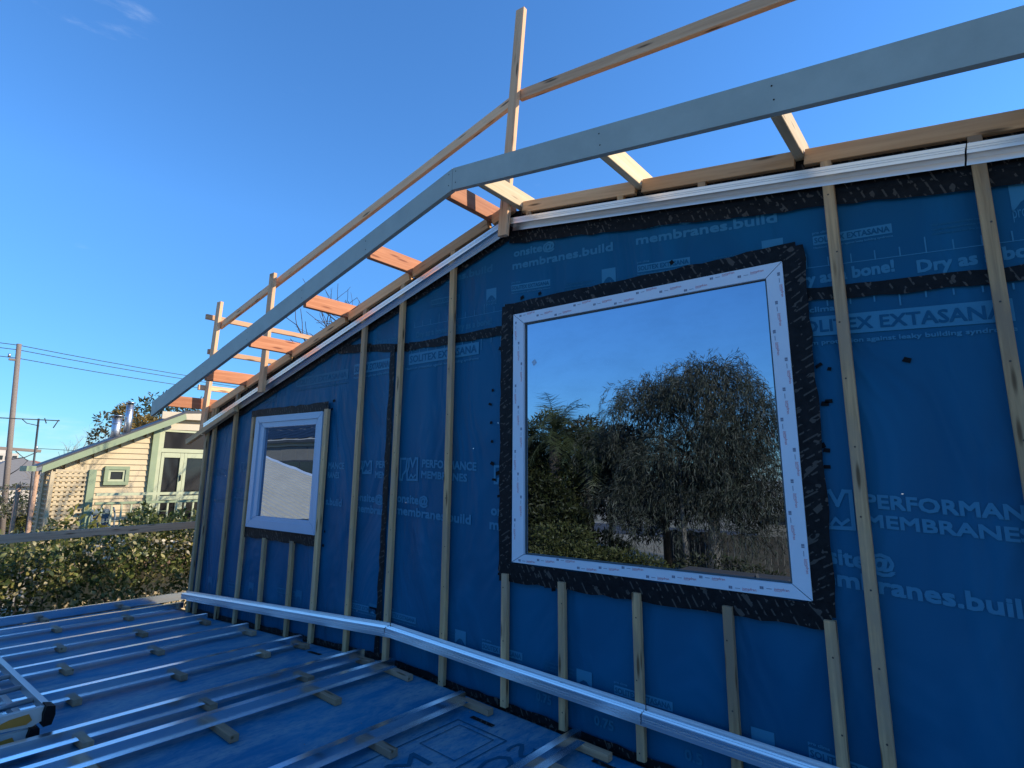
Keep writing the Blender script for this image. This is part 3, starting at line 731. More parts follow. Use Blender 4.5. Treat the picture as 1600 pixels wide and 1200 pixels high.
# membrane roof deck behind the plate
def deck(x0, x1, z0, z1):
    v = [(x0, .10, z0), (x1, .10, z1), (x1, 7, z1), (x0, 7, z0)]; v += [(a, b, c - .05) for a, b, c in v]
    mesh('roof_deck', v, [(0, 1, 2, 3), (7, 6, 5, 4), (0, 4, 5, 1), (2, 6, 7, 3), (1, 5, 6, 2), (3, 7, 4, 0)], M['dark_gap'], verge)
deck(-6.5, -2.25, rake_z(-6.5) - .10, rake_z(-2.25) - .10); deck(-2.25, 6.0, rake_z(-2.25) - .10, rake_z(6.0) - .10)
def nails():
    v = []; f = []
    pts = []
    for x, zc in ((KX - .03, 1.815), (KX + .03, 1.818)):
        pts += [(x, zc + .045), (x, zc - .03)]
    for x, z, m in OUT[1:]:
        if abs(x - KX) < .25: continue
        zc = (1.893 + .2494 * (x - KX) if x < KX else 1.893 - .1406 * (x - KX)) - .075
        pts += [(x, zc + .035), (x + .004, zc - .03)]
    for x, z in pts:
        b = len(v); r = .0042
        v += [(x + r * math.cos(k * 1.047), BY - .0012, z + r * math.sin(k * 1.047)) for k in range(6)]; f.append(tuple(b + k for k in range(5, -1, -1)))
    o = mesh('nail_heads', v, f, M['black'], verge); o['kind'] = 'stuff'
nails()

# ================================================================== GUARD RAIL on the roof edge
gr = thing('guard_rail', 'temporary pine guard rail of posts and rails along the roof edge', 'guard rail')
GP = 'pine'
def post(p0, p1, w=.070, d=.035): return beam('post', p0, p1, w, d, M[GP], gr, up=(0, 1, 0))
post((-2.228, -.118, 1.53), (-2.085, -.118, 3.14))
post((-5.225, -.110, .77), (-5.195, -.110, 1.95), .085)
post((-6.515, -.075, .42), (-6.405, -.075, 1.90), .09)
beam('rail', (-2.115, -.078, 2.520), (1.3, -.078, 2.09), .035, .072, M[GP], gr)
beam('rail', (-2.195, -.078, 2.505), (-6.44, -.03, 1.635), .035, .072, M[GP], gr)
for z, y0 in ((1.745, -.16), (1.355, -.10), (.945, -.16)): beam('rail', (-6.53, y0, z - .01), (-6.53, 4.2, z + .015), .035, .056, M[GP], gr)
beam('post', (-6.46, 1.9, .5), (-6.46, 1.9, 1.80), .045, .07, M[GP], gr, up=(0, 1, 0))

# ================================================================== LOWER ROOF
lr = thing('flat_roof', 'low blue membrane roof with dusty scuffs below the gable wall', 'roof')
RX, RZ, RS = -3.37, -1.262, .043
def rz(x): return RZ - RS * abs(x - RX)
def roof_half(x0, x1):
    nx, ny = 18, 20; v = []; f = []
    for j in range(ny + 1):
        for i in range(nx + 1):
            x = x0 + (x1 - x0) * i / nx; y = -4.3 + 4.3 * j / ny
            v.append((x, y, rz(x) + (0 if i in (0, nx) else rnd.uniform(-.002, .002))))
    for j in range(ny):
        for i in range(nx):
            k = j * (nx + 1) + i; f.append((k, k + 1, k + nx + 2, k + nx + 1))
    return mesh('roof_sheet', v, f, M['roofmem'], lr, smooth=True)
roof_half(-7.30, RX); roof_half(RX, 3.2)
prism('roof_edge', [(-7.33, rz(-7.3) - .18), (-7.302, rz(-7.3) - .18), (-7.302, rz(-7.3) - .002), (-7.33, rz(-7.3) - .002)], -4.3, -.02, M['dark_gap'], lr)
box('wall_below', -7.28, 3.2, -4.28, -.02, -3.19, -1.75, M['grey_wall'], lr)
hat('edge_channel', (-7.36, -4.3, rz(-7.36) + .038), (-7.36, .42, rz(-7.36) + .038), [(.018, .045), (-.018, .045), (-.018, -.035), (.05, -.035)], M['zinc'], lr)
def flat_roof_tape(x0, x1, y0, y1, dz=.004):
    mesh('tape_strip', [(x0, y0, rz(x0) + dz), (x1, y0, rz(x1) + dz), (x1, y1, rz(x1) + dz), (x0, y1, rz(x0) + dz)], [(0, 1, 2, 3)], M['tape'], lr)
for a, b in ((-7.2, RX), (RX, -1.0), (-1.0, 1.5)): flat_roof_tape(a, b, -.045, -.006)
for x, y in ((-2.33, -.24), (-1.60, -.17), (-4.02, -.20), (-2.30, -1.02)): flat_roof_tape(x, x + .16, y, y + .03)
def roof_print():
    f = Flat()
    # a rounded panel with capitals, printed dark on the sheet; (x, y) on the roof
    f.stroke([(-2.36, -.30), (-2.36, -1.75), (-2.02, -1.75), (-2.02, -.30), (-2.36, -.30)], .007)
    f.stroke([(-2.31, -.34), (-2.31, -.62), (-2.07, -.62), (-2.07, -.34), (-2.31, -.34)], .005)
    def vtext(body, x0, y0, y1, h):
        co, fs = bez_text(body, .0); w = co[:, 0].max()
        f.add([(x0 + yy / .7 * h, y0 + (y1 - y0) * (xx / w)) for xx, yy in co], fs)
    vtext('MENTO', -2.13, -.68, -1.65, -.14); vtext('SOLITEX', -1.84, -.25, -1.45, -.13)
    mesh('lettering', [(q[0], q[1], rz(q[0]) + .003 - (q[2] if len(q) > 2 else 0)) for q in f.v], f.f, M['roofprint'], lr)
roof_print()
def litter():
    v = []; f = []
    for i in range(160):
        x, y = rnd.uniform(-6.8, -.8), rnd.uniform(-2.2, -.08); s = rnd.uniform(.002, .006); t = rnd.uniform(0, 3); b = len(v); z = rz(x) + .0045
        for k in range(4): v.append((x + s * rnd.uniform(.6, 1.8) * math.cos(t + k * 1.57), y + s * math.sin(t + k * 1.57), z))
        f.append((b, b + 1, b + 2, b + 3))
    o = mesh('roof_litter', v, f, M['packer'], lr); o['kind'] = 'stuff'
litter()

# ---- metal top-hat battens and their timber packers
ORD = ['first', 'second', 'third', 'fourth', 'fifth', 'sixth', 'seventh', 'eighth']
BX = [(-6.64, -.03), (-5.76, -.17), (-5.00, -.16), (-4.20, -.14), (-3.46, -.12), (-3.16, -.10), (-2.45, -.17), (-1.72, -.10)]
PK = [[-1.10, -.54], [-1.28, -.72, -.20], [-1.43, -.87, -.17], [-1.58, -1.03, -.45, -.16], [-1.73, -1.16, -.58, -.14], [-1.78, -1.24, -.65, -.13], [-1.30, -.80, -.14], [-.38, -.11]]
blab = ['metal top-hat batten nearest the far roof edge', 'second metal top-hat batten in from the far roof edge', 'third metal top-hat batten in from the far roof edge',
        'fourth metal top-hat batten, tipped by the ladder foot end', 'metal top-hat batten just left of the low roof ridge, upper of a close pair', 'metal top-hat batten of the close pair, on long packers at the ridge',
        'metal top-hat batten with printed roof lettering beyond it, bottom centre', 'short metal top-hat batten at the bottom, right of the roof lettering']
blab[3] = 'fourth metal top-hat batten in from the far roof edge'
long_pk = {5: .30, 6: .22, 7: .24}
for i, (x, yw) in enumerate(BX):
    zb = rz(x) + .037
    hp = [(-.043, 0), (-.022, 0), (-.0185, .046), (.0185, .046), (.022, 0), (.043, 0)]
    hp = [(-.046, 0), (-.0215, 0), (-.0210, .050), (.0210, .050), (.0215, 0), (.046, 0)]
    o = hat('roof_batten', (x, -4.1, zb), (x, yw, zb), [(-y, z) for y, z in hp][::-1], M['zinc'])
    tag(o, blab[i], 'roof batten', 'metal top-hat battens across the blue roof')
    ys = list(PK[i])
    ys += [ys[0] - .62, ys[0] - 1.24] if i < 5 else []
    for j, y in enumerate(sorted(ys, reverse=True)):
        if y < -2.3: continue
        L = long_pk.get(i, .15) * rnd.uniform(.9, 1.1)
        xc = x + (.02 if i < 5 else .055) + rnd.uniform(-.01, .04)
        x0, x1 = xc - L / 2, xc + L / 2
        p = beam('timber_packer', (x0, y, rz(x0) + .0205), (x1, y, rz(x1) + .0205), .045, .034, M['packer'], None)
        tag(p, 'timber packer under the %s, %s from the wall' % (['far edge metal batten', 'second batten from the far edge', 'third batten from the far edge', 'fourth batten from the far edge', 'upper batten of the close pair', 'lower batten of the close pair', 'batten beside the roof lettering', 'short bottom batten'][i], ORD[j]), 'timber packer', 'timber packers under the metal battens')
for k, (x, y) in enumerate(((-7.42, -1.75), (-7.44, -1.05), (-7.43, -.36))):
    p = beam('timber_packer', (-7.30, y, rz(-7.3) + .0205), (-7.16, y, rz(-7.2) + .0205), .045, .034, M['packer'], None)
    tag(p, 'timber packer beside the far edge channel, %s out from the wall' % ORD[2 - k], 'timber packer', 'timber packers under the metal battens')

# ================================================================== LADDER lying on the roof
lad = thing('ladder', 'aluminium extension ladder with orange inserts lying on the blue roof', 'ladder')
lx0, lx1, ly = -5.0, -3.62, -1.84
def ladder():
    z0 = -1.10
    for dy, dz in ((0, 0), (-.05, -.085)):
        hat('stile', (lx0 - 1.2, ly + dy, z0 + dz), (lx1, ly + dy, z0 + dz), [(-.014, -.036), (-.014, .0), (.014, .0), (.014, -.036)], M['ladder'], lad)
        hat('stile', (lx0 - 1.2, ly + dy - .42, z0 + dz - .02), (lx1, ly + dy - .42, z0 + dz - .02), [(-.014, -.036), (-.014, .0), (.014, .0), (.014, -.036)], M['ladder'], lad)
        for k in range(8):
            x = lx1 - .20 - k * .26
            tube('rung', [(x, ly + dy, z0 + dz - .018), (x, ly + dy - .42, z0 + dz - .038)], .014, M['ladder'], lad, 8)
        # end casting across the two stiles: pale bracket with orange inserts, a rubber foot on the corner
        zt = z0 + dz; yc = ly + dy
        prism('end_bracket', [(yc - .42, zt - .004), (yc - .005, zt - .004), (yc - .005, zt - .060), (yc - .05, zt - .080), (yc - .20, zt - .070), (yc - .42, zt - .074)], lx1 - .03, lx1, M['ladder_white'], lad, 'x')
        for q0, q1 in ((-.20, -.055), (-.40, -.235)):
            prism('orange_insert', [(yc + q0, zt - .045), (yc + q0 + .01, zt - .058), (yc + q1 - .02, zt - .064), (yc + q1, zt - .050), (yc + q1 - .015, zt - .020), (yc + q0 + .06, zt - .026)], lx1 + .0005, lx1 + .004, M['orange'], lad, 'x')
        prism('rubber_foot', [(yc - .012, zt + .006), (yc + .022, zt - .002), (yc + .026, zt - .04), (yc + .016, zt - .082), (yc - .016, zt - .084), (yc - .02, zt - .03)], lx1 - .045, lx1 + .035, M['black'], lad, 'x')
ladder()

# ================================================================== SIDE RAIL past the roof edge
sr = thing('side_rail', 'grey timber board rail between the roof and the hedge', 'rail')
beam('board', (-7.9, -3.6, -.715), (-7.9, .95, -.630), .035, .088, M['rail_grey'], sr)
for y in (.9, -3.5): beam('post', (-7.935, y, GZ), (-7.935, y, -.60), .035, .09, M['rail_grey'], sr, up=(0, 1, 0))
def corr_sheet():
    v = []; f = []; n = 60
    for i in range(n + 1):
        y = -3.5 + i * .035; x = -7.97 + .012 * (1 if i % 2 else -1); v += [(x, y, -.80), (x, y, -2.9)]
    f = [(2 * i, 2 * i + 1, 2 * i + 3, 2 * i + 2) for i in range(n)]
    return mesh('corrugated_sheet', v, f, M['roof_dark'], sr)
corr_sheet()

# ================================================================== HEDGE
hd = thing('hedge', 'dense leafy hedge with sunlit yellow-green top beside the roof', 'hedge')
def hedge():
    g = np.random.default_rng(3)
    n = 34000
    # lumpy box: x -8.3..-11.4, y -1.0..3.6, top falling towards -y
    Y = g.uniform(-1.75, 3.9, n); X = g.uniform(-11.9, -9.5, n)
    lump = .10 * np.sin(3.1 * Y + 1.3 * X) + .09 * np.sin(5.3 * Y - 2.2 * X + 1) + .06 * np.sin(9.7 * Y + 4.1 * X)
    top = -.94 + .05 * (Y - 1) - .50 * np.clip((-.55 - Y), 0, 1.2) + lump * 1.7
    front = -9.34 + .5 * np.clip(-.9 - Y, 0, 1) * -1 + .12 * np.sin(4 * Y + 1) + .10 * np.sin(9 * Y)
    kind = g.random(n)
    Z = top - g.random(n) ** 1.6 * 2.35
    face = kind < .62                      # leaves of the near face
    X = np.where(face, front - g.random(n) ** 1.6 * .62 + .10 * np.sin(7 * Z + 5 * Y), X)
    Z = np.where(face, Z, top - g.random(n) ** 2.2 * .35)
    P = np.stack([X, Y, Z], 1)
    N = g.normal(size=(n, 3)) + np.array([.5, -.25, .55])
    pal = [(0.05, 0.075, 0.02), (0.09, 0.12, 0.03), (0.16, 0.18, 0.05), (0.22, 0.21, 0.07), (0.06, 0.09, 0.03), (0.32, 0.29, 0.13)]
    leaf_cloud('foliage', P, N, .066, .52, pal, M['leaf'], hd, 5, kind='stuff')
    # pale flowers and new growth, thickened to paint sun highlights on the top
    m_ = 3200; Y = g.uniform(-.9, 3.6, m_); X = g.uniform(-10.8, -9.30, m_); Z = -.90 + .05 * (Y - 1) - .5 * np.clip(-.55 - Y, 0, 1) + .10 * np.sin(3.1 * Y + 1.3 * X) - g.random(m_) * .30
    leaf_cloud('blossom_and_glints', np.stack([X, Y, Z], 1), g.normal(size=(m_, 3)) + [.3, -.2, .8], .05, .7, [(.50, .42, .24), (.58, .52, .40), (.34, .29, .08)], M['leaf'], hd, 6, kind='stuff')
    # taller shoots with yellow leaves standing over the top
    P = []; N = []
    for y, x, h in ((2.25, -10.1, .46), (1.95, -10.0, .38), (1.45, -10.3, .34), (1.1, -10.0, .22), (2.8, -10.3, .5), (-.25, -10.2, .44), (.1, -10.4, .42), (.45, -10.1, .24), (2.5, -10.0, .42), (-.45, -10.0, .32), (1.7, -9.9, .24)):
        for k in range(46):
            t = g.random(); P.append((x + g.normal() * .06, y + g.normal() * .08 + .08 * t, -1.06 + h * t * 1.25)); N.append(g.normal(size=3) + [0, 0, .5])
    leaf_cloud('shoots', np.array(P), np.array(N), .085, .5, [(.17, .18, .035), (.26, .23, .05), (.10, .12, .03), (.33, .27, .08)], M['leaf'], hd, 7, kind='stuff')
    for i in range(26):
        y = g.uniform(-1.3, 3.5); x = g.uniform(-11.4, -9.9)
        tube('stem', [(x, y, GZ), (x + g.normal() * .1, y + g.normal() * .1, -2.2), (x + g.normal() * .25, y + g.normal() * .25, -1.1)], .02, M['bark'], hd, 5, .006)
hedge()
def shrub(name, label, c, r, n, size, pal, seed, trunk=True, cat='shrub', group=None, asp=.45, m='leaf'):
    t = thing(name, label, cat, group); g = np.random.default_rng(seed)
    k = 14; cc = np.array(c) + g.normal(size=(k, 3)) * np.array(r) * .45; rr = np.array(r)[None] * g.uniform(.3, .55, (k, 1))
    P, d = clump_points(g, cc, rr, n)
    leaf_cloud('foliage', P, d + g.normal(size=d.shape) * .8, size, asp, pal, M[m], t, seed, kind='stuff')
    if trunk:
        tube('trunk', [(c[0], c[1], GZ), (c[0] + .1, c[1], (c[2] + GZ) / 2), (c[0], c[1], c[2])], max(.03, r[0] * .06), M['bark'], t, 6, .02)
        for q in range(5): tube('branch', [(c[0], c[1], c[2] - r[2] * .6), tuple(cc[q])], .02, M['bark'], t, 5, .006)
    return t
shrub('shrub', 'dark low shrub at the foot of the hedge by the grey rail', (-9.0, -2.35, -2.2), (.7, .75, .7), 2600, .07, [(.03, .06, .015), (.06, .09, .02), (.02, .035, .05)], 11)
shrub('shrub', 'small orange-leaved shrub under the grey rail end', (-10.2, -1.25, -1.22), (.22, .22, .22), 200, .07, [(.45, .20, .02), (.30, .20, .04)], 12)
tube_o = thing('downpipe', 'white leaning pipe in the shade left of the hedge', 'pipe'); tube('pipe', [(-8.3, -1.62, -1.85), (-8.6, -1.5, -1.45)], .02, M['frame_blue'], tube_o)

# ================================================================== NEIGHBOUR HOUSE
nh = thing('weatherboard_house', 'cream weatherboard house with sage green trim, dark roof and double doors', 'house')
NX = -13.0
vz = lambda y: .12 + .515 * (y + .05)            # roof edge line over the wall (y, z)
b0 = -1.55; k = 0
while b0 < 1.0:
    zt = b0 + .116
    # each board is clipped to the roof slope
    y_left = .13 if b0 < .05 else max(.13, -.05 + (zt - .02) / .515)
    if y_left < 1.62:
        P = [(NX + .006, b0), (NX + .022, b0), (NX + .006, b0 + .118)]
        v = []
        for y in (y_left, 1.64):
            v += [(NX - .01, y, b0), (NX + .026, y, b0 + .0005), (NX + .004, y, zt)]
        mesh('weatherboard', v, [(0, 1, 2), (5, 4, 3), (1, 4, 5, 2), (0, 3, 4, 1), (2, 5, 3, 0)], M['cream'], nh)
    b0 += .108; k += 1
prism('wall_core', [(.0, GZ), (4.6, GZ), (4.6, 1.25), (2.05, 1.14), (.0, .12)], NX - .14, NX - .03, M['cream'], nh, 'x')
prism('wall_core', [(1.6, -1.6), (4.6, -1.6), (4.6, 1.3), (1.6, .9)], NX - .028, NX - .012, M['soffit'], nh, 'x')
# roof plane and barge
def roof_slab(y0, z0, y1, z1, x0, x1, th, m, name='roof'):
    v = [(x0, y0, z0), (x1, y0, z0), (x1, y1, z1), (x0, y1, z1)]; v += [(a, b, c + th) for a, b, c in v]
    return mesh(name, v, [(3, 2, 1, 0), (4, 5, 6, 7), (0, 1, 5, 4), (1, 2, 6, 5), (2, 3, 7, 6), (3, 0, 4, 7)], m, nh)
roof_slab(-.30, .035, 2.15, 1.26, -13.12, -12.66, .035, M['roof_dark'])
roof_slab(2.15, 1.26, 4.9, 1.50, -13.2, -12.9, .05, M['roof_dark'])
prism('barge_board', [(-.12, .005), (-.12, .125), (2.10, 1.24), (2.13, 1.12)], -12.70, -12.665, M['green'], nh, 'x')
prism('soffit_lining', [(-.1, .02), (2.05, 1.10), (2.05, 1.12), (-.1, .04)], NX + .03, -12.71, M['green_lt'], nh, 'x')
box('gutter', -13.12, -12.63, -.34, -.21, .03, .12, M['green'], nh)
prism('fascia', [(1.75, 1.12), (4.6, 1.20), (4.6, 1.36), (1.75, 1.27)], NX + .05, NX + .09, M['soffit'], nh, 'x')
prism('fascia', [(1.78, .90), (4.6, .97), (4.6, 1.10), (1.78, 1.03)], NX + .02, NX + .05, M['soffit'], nh, 'x')
# corner board, posts
def nbox(name, y0, y1, z0, z1, d0, d1, m, parent=nh): return box(name, NX + d0, NX + d1, y0, y1, z0, z1, m, parent, .006)
nbox('corner_board', 1.64, 1.755, -1.6, 1.02, -.01, .075, M['green'])
nbox('corner_board', 1.76, 1.83, -1.6, .98, .0, .05, M['green_lt'])
# small window
w = bpy.data.objects.new('window', None); link(w, nh)
for (a, b, c, d) in ((.885, 1.30, .075, .14), (.885, 1.30, -.215, -.15), (.885, .95, -.148, .073), (1.235, 1.30, -.148, .073)): nbox('frame', a, b, c, d, .02, .075, M['green'], w)
for (a, b, c, d) in ((.952, 1.233, .035, .073), (.952, 1.233, -.148, -.11), (.952, .99, -.108, .033), (1.195, 1.233, -.108, .033)): nbox('sash', a, b, c, d, .018, .055, M['green_lt'], w)
nbox('pane', .992, 1.193, -.107, .032, .015, .03, M['dark_glass'], w)
# transom and double doors
tw = bpy.data.objects.new('transom_window', None); link(tw, nh)
nbox('pane', 1.86, 2.95, .52, .86, .0, .02, M['dark_glass'], tw)
for (a, b, c, d) in ((1.832, 3.0, .862, .90), (1.832, 3.0, .44, .518), (1.832, 1.858, .52, .86)): nbox('frame', a, b, c, d, .0, .045, M['green_lt'], tw)
for i, (y0, y1) in enumerate(((1.84, 2.275), (2.28, 2.76))):
    dr = bpy.data.objects.new('door', None); link(dr, nh)
    nbox('stile', y0, y0 + .055, -1.55, .43, .0, .05, M['green_lt'], dr); nbox('stile', y1 - .075, y1, -1.55, .43, .0, .05, M['green_lt'], dr)
    for z0, z1 in ((.335, .43), (-.52, -.44), (-1.55, -1.38)): nbox('rail', y0 + .057, y1 - .077, z0, z1, .0, .048, M['green_lt'], dr)
    nbox('pane', y0 + .05, y1 - .07, -.438, .333, -.005, .02, M['dark_glass'], dr); nbox('pane', y0 + .05, y1 - .07, -1.378, -.522, -.005, .02, M['dark_glass'], dr)
    if i == 0: nbox('handle', y1 - .05, y1 - .03, -.14, -.02, .05, .08, M['black'], dr)
# trellis and its posts
tr = bpy.data.objects.new('trellis', None); link(tr, nh); TX = -12.62
for i in range(6):
    y = .09 + i * .082; box('slat', TX, TX + .012, y, y + .044, -1.5, .02 + .3 * max(0, y - .09), M['cream'], tr, .002)
for i in range(19):
    z = -1.45 + i * .082; box('slat', TX + .0125, TX + .024, .06, .54, z, z + .042, M['cream'], tr, .002)
for i in range(8):
    x = -12.72 - i * .10; box('slat', x, x + .034, .03, .042, -1.5, .0, M['cream'], tr, .002)
for i in range(19):
    z = -1.45 + i * .082; box('slat', -13.5, -12.66, .018, .0295, z, z + .030, M['cream'], tr, .002)
box('backing_board', TX - .10, TX - .08, .06, .54, -1.5, .0, M['cream'], tr); box('post', TX - .03, TX + .05, -.01, .052, -3.1, .03, M['cream'], nh); box('post', TX - .03, TX + .06, .545, .66, -3.1, .07, M['green'], nh)
tube('verandah_pipe', [(-12.75, -.16, GZ), (-12.75, -.16, .03)], .035, M['rail_grey'], nh); tube('verandah_pipe', [(-13.2, -.30, GZ), (-13.2, -.30, -.2)], .035, M['rail_grey'], nh)
# deck and balustrade
box('deck', -14.2, -12.2, .1, 4.6, -1.72, -1.60, M['rail_grey'], nh)
bl = bpy.data.objects.new('balustrade', None); link(bl, nh); QX = -12.32
for (z0, z1) in ((-.395, -.345), (-.545, -.505)): box('rail', QX, QX + .05, .62, 3.3, z0, z1, M['green_lt'] if z0 > -.5 else M['green'], bl)
for i in range(18):
    y = .72 + i * .155; box('baluster', QX + .008, QX + .036, y, y + .028, -1.55, -.547, M['green_lt'], bl)
for z in (-.70, -.85, -1.0, -1.15): tube('wire', [(QX + .02, .62, z), (QX + .02, 1.8, z)], .006, M['green'], bl, 5)
# flues on the roof
for x, y, z0, z1, r in ((-13.02, 1.00, .58, 1.07, .080), (-13.02, 1.19, .68, 1.35, .064)):
    f = bpy.data.objects.new('flue', None); link(f, nh)
    tube('pipe', [(x, y, z0), (x, y, z1)], r, M['flue'], f, 16); tube('band', [(x, y, z1 - .12), (x, y, z1 - .10)], r * 1.06, M['flue'], f, 16); tube('cap', [(x, y, z1 + .035), (x, y, z1 + .05)], r * 1.35, M['flue'], f, 16)
    tube('stem', [(x, y, z1), (x, y, z1 + .036)], r * .7, M['roof_dark'], f, 10)
# chair on the deck
ch = thing('garden_chair', 'blue-grey metal garden chair with curved arms on the verandah', 'chair')
for y in (.66, 1.02): tube('arm', [(-12.85, y, -1.1), (-12.85, y + .01, -.72), (-12.78, y + .01, -.62), (-12.62, y, -.63), (-12.5, y, -.76), (-12.48, y, -1.58)], .016, M['chair'], ch)
box('seat', -12.9, -12.48, .64, 1.04, -1.14, -1.10, M['chair'], ch); box('back', -12.92, -12.90, .64, 1.04, -1.09, -.66, M['chair'], ch)
for x in (-12.88, -12.52):
    for y in (.67, 1.01): tube('leg', [(x, y, -1.14), (x, y, -1.60)], .014, M['chair'], ch)

# ================================================================== BARE TREE behind the roof
def bare_tree(name, label, base, h, seed, levels=5, r=.11, spread=.5, m='bark', group=None, cat='tree'):
    t = thing(name, label, cat, group); g = np.random.default_rng(seed); v = []; f = []
    def seg(p, q, r0, r1):
        d = (q - p); L = np.linalg.norm(d); d /= L
        a = np.cross(d, [0.3, .5, .8]); a /= np.linalg.norm(a); b = np.cross(d, a); s = len(v)
        for pp, rr in ((p, r0), (q, r1)):
            for k in range(4): v.append(tuple(pp + (a * math.cos(k * 1.571) + b * math.sin(k * 1.571)) * rr))
        for k in range(4): f.append((s + k, s + (k + 1) % 4, s + 4 + (k + 1) % 4, s + 4 + k))
    def grow(p, d, L, r0, lev):
        n = 4; 
        for i in range(n):
            d = d + g.normal(size=3) * .13 + np.array([0, 0, .03]); d /= np.linalg.norm(d)
            q = p + d * L / n; r1 = r0 * (1 - .35 / n); seg(p, q, r0, r1); p = q; r0 = r1
            if lev < levels and i >= 1:
                for _ in range(1 + (g.random() < .35)):
                    dd = d + g.normal(size=3) * spread; dd[2] += .12; dd /= np.linalg.norm(dd); grow(p, dd, L * g.uniform(.5, .78), r0 * .6, lev + 1)
    b = np.array(base, float); top = b + np.array([0, 0, h * .45])
    tube('trunk', [tuple(b), tuple(b + [.05, .05, h * .22]), tuple(top)], r, M[m], t, 8, r * .75)
    n0 = len(v); grow(top, np.array([.05, .05, 1.0]), h * .30, r * .7, 1)
    for a in range(3): grow(top - [0, 0, .3 * a], np.array([math.cos(a * 2.1), math.sin(a * 2.1), .9]), h * .27, r * .55, 2)
    mesh('branches', v, f, M[m], t)
    return t
bare_tree('bare_tree', 'leafless tree whose twigs show above the roof edge', (-8.1, 4.1, GZ), 6.7, 4, 5, .16)

# ================================================================== STREET SIDE, FAR LEFT
pp = thing('power_pole', 'tall grey timber power pole with a crossarm', 'power pole')
tube('shaft', [(-28, 2.25, GZ), (-28, 1.775, 4.85)], .105, M['pole'], pp, 12, .08)
beam('crossarm', (-28.0, 1.05, .93), (-28.0, 2.95, .83), .09, .11, M['pole'], pp)
beam('crossarm', (-28.0, 1.55, 4.22), (-28, 1.85, 4.22), .08, .08, M['pole'], pp)
for y, z in ((1.2, .97), (2.8, .90), (1.55, 4.31)): tube('insulator', [(-28, y, z), (-28, y, z + .12)], .045, M['flue'], pp, 8)
tube('cable_loop', [(-28, 2.2, .80), (-28, 2.6, .45), (-28, 2.35, .12), (-28, 2.1, -.1)], .018, M['wire'], pp, 5)
tube('cable_loop', [(-28, 2.85, .80), (-28, 2.5, .58), (-28, 2.12, .50)], .018, M['wire'], pp, 5)
def wire(label, spans, r=.014):
    pts = []
    for p, q, sag in spans: pts += [tuple(Vector(p).lerp(Vector(q), t) - Vector((0, 0, sag * 4 * t * (1 - t)))) for t in [i / 24 for i in range(1 if pts else 0, 25)]]
    o = tube('overhead_wire', pts, r, M['wire'], None, 5); tag(o, label, 'wire', 'overhead wires from the power pole')
for lab, z0, z1, zl in (('uppermost overhead wire crossing the sky at the pole head', 4.80, 5.02, 4.9), ('middle overhead wire, just under the uppermost one', 4.62, 4.86, 4.72), ('lowest of the three overhead wires, tied below the pole head', 4.30, 4.60, 4.4)):
    wire(lab, [((-28, -30, zl), (-28, 1.78, z0), .15), ((-28, 1.78, z0), (-28, 34, z1 + 1.0), .9)])
for lab, z0, yy in (('low overhead wire from the crossarm end', .93, 2.8),): wire(lab, [((-28, yy, z0), (-28, 34, 1.9), .5)], .010)
ant = thing('tv_antenna', 'rooftop television antenna on a thin mast', 'antenna')
tube('mast', [(-18, .90, -2.2), (-18, .765, 1.33)], .022, M['wire'], ant, 6)
tube('boom', [(-18, -.9, 1.27), (-18, 1.19, 1.31)], .014, M['wire'], ant, 6); tube('brace', [(-18, .80, 1.15), (-18, .55, 1.20), (-18, .45, 1.29)], .010, M['wire'], ant, 5)
for i in range(14): 
    y = -.85 + i * .145; L = .12 + .02 * (i % 3); tube('element', [(-18 - L, y, 1.29 + .02 * (y + .9) / 2), (-18 + L, y, 1.27 + .02 * (y + .9) / 2)], .006, M['wire'], ant, 4)
tube('element', [(-18, 1.17, 1.33), (-18, 1.08, 1.12)], .012, M['wire'], ant, 4); tube('element', [(-18, .88, 1.35), (-18, .93, 1.22)], .012, M['wire'], ant, 4)
def far_house(name, label, c, w, d, hw, hr, wallm, roofm):
    t = thing(name, label, 'house', 'houses in the distance'); x, y = c; z1 = GZ + hw
    box('wall', x - d / 2, x + d / 2, y - w / 2, y + w / 2, GZ, z1, M[wallm], t)
    e = .4; v = [(x - d / 2 - e, y - w / 2 - e, z1), (x + d / 2 + e, y - w / 2 - e, z1), (x + d / 2 + e, y + w / 2 + e, z1), (x - d / 2 - e, y + w / 2 + e, z1), (x, y - w / 2 + d * .4, z1 + hr), (x, y + w / 2 - d * .4, z1 + hr)]
    mesh('roof', v, [(0, 1, 4), (1, 2, 5, 4), (2, 3, 5), (3, 0, 4, 5), (3, 2, 1, 0)], M[roofm], t)
    for k in range(2):
        yy = y - w / 4 + k * w / 2; wd = box('window', x + d / 2 + .003, x + d / 2 + .06, yy - .7, yy + .7, z1 - 1.9, z1 - .6, M['frame_white'], t); box('pane', x + d / 2 + .061, x + d / 2 + .08, yy - .6, yy + .6, z1 - 1.8, z1 - .7, M['dark_glass'], wd)
    if hr > 9: box('chimney', x - .4, x + .4, y + w * .2, y + w * .2 + .8, z1 + hr * .4, z1 + hr + .7, M['brick_roof'], t)
far_house('far_house', 'far house with a grey hipped roof beside the power pole', (-56, 7.4), 7, 8, 2.3, 2.0, 'far_wall', 'grey_wall')
far_house('far_house', 'far house with a terracotta roof behind the grey one', (-78, 12.5), 7, 8, 3.0, 1.5, 'far_wall', 'brick_roof')
far_house('far_house', 'far pale house with dark roof next to the weatherboard house', (-40, 8.3), 4, 6, 2.2, 1.2, 'frame_blue', 'roof_dark')
tb = thing('apartment_tower', 'pale distant apartment tower above the far roofs', 'tower')
box('wall', -262, -250, 35.0, 42.5, GZ, 6.4, M['far_wall'], tb, .2); box('roof_plant', -258, -253, 37.5, 40, 6.4, 8.4, M['far_wall'], tb, .2)
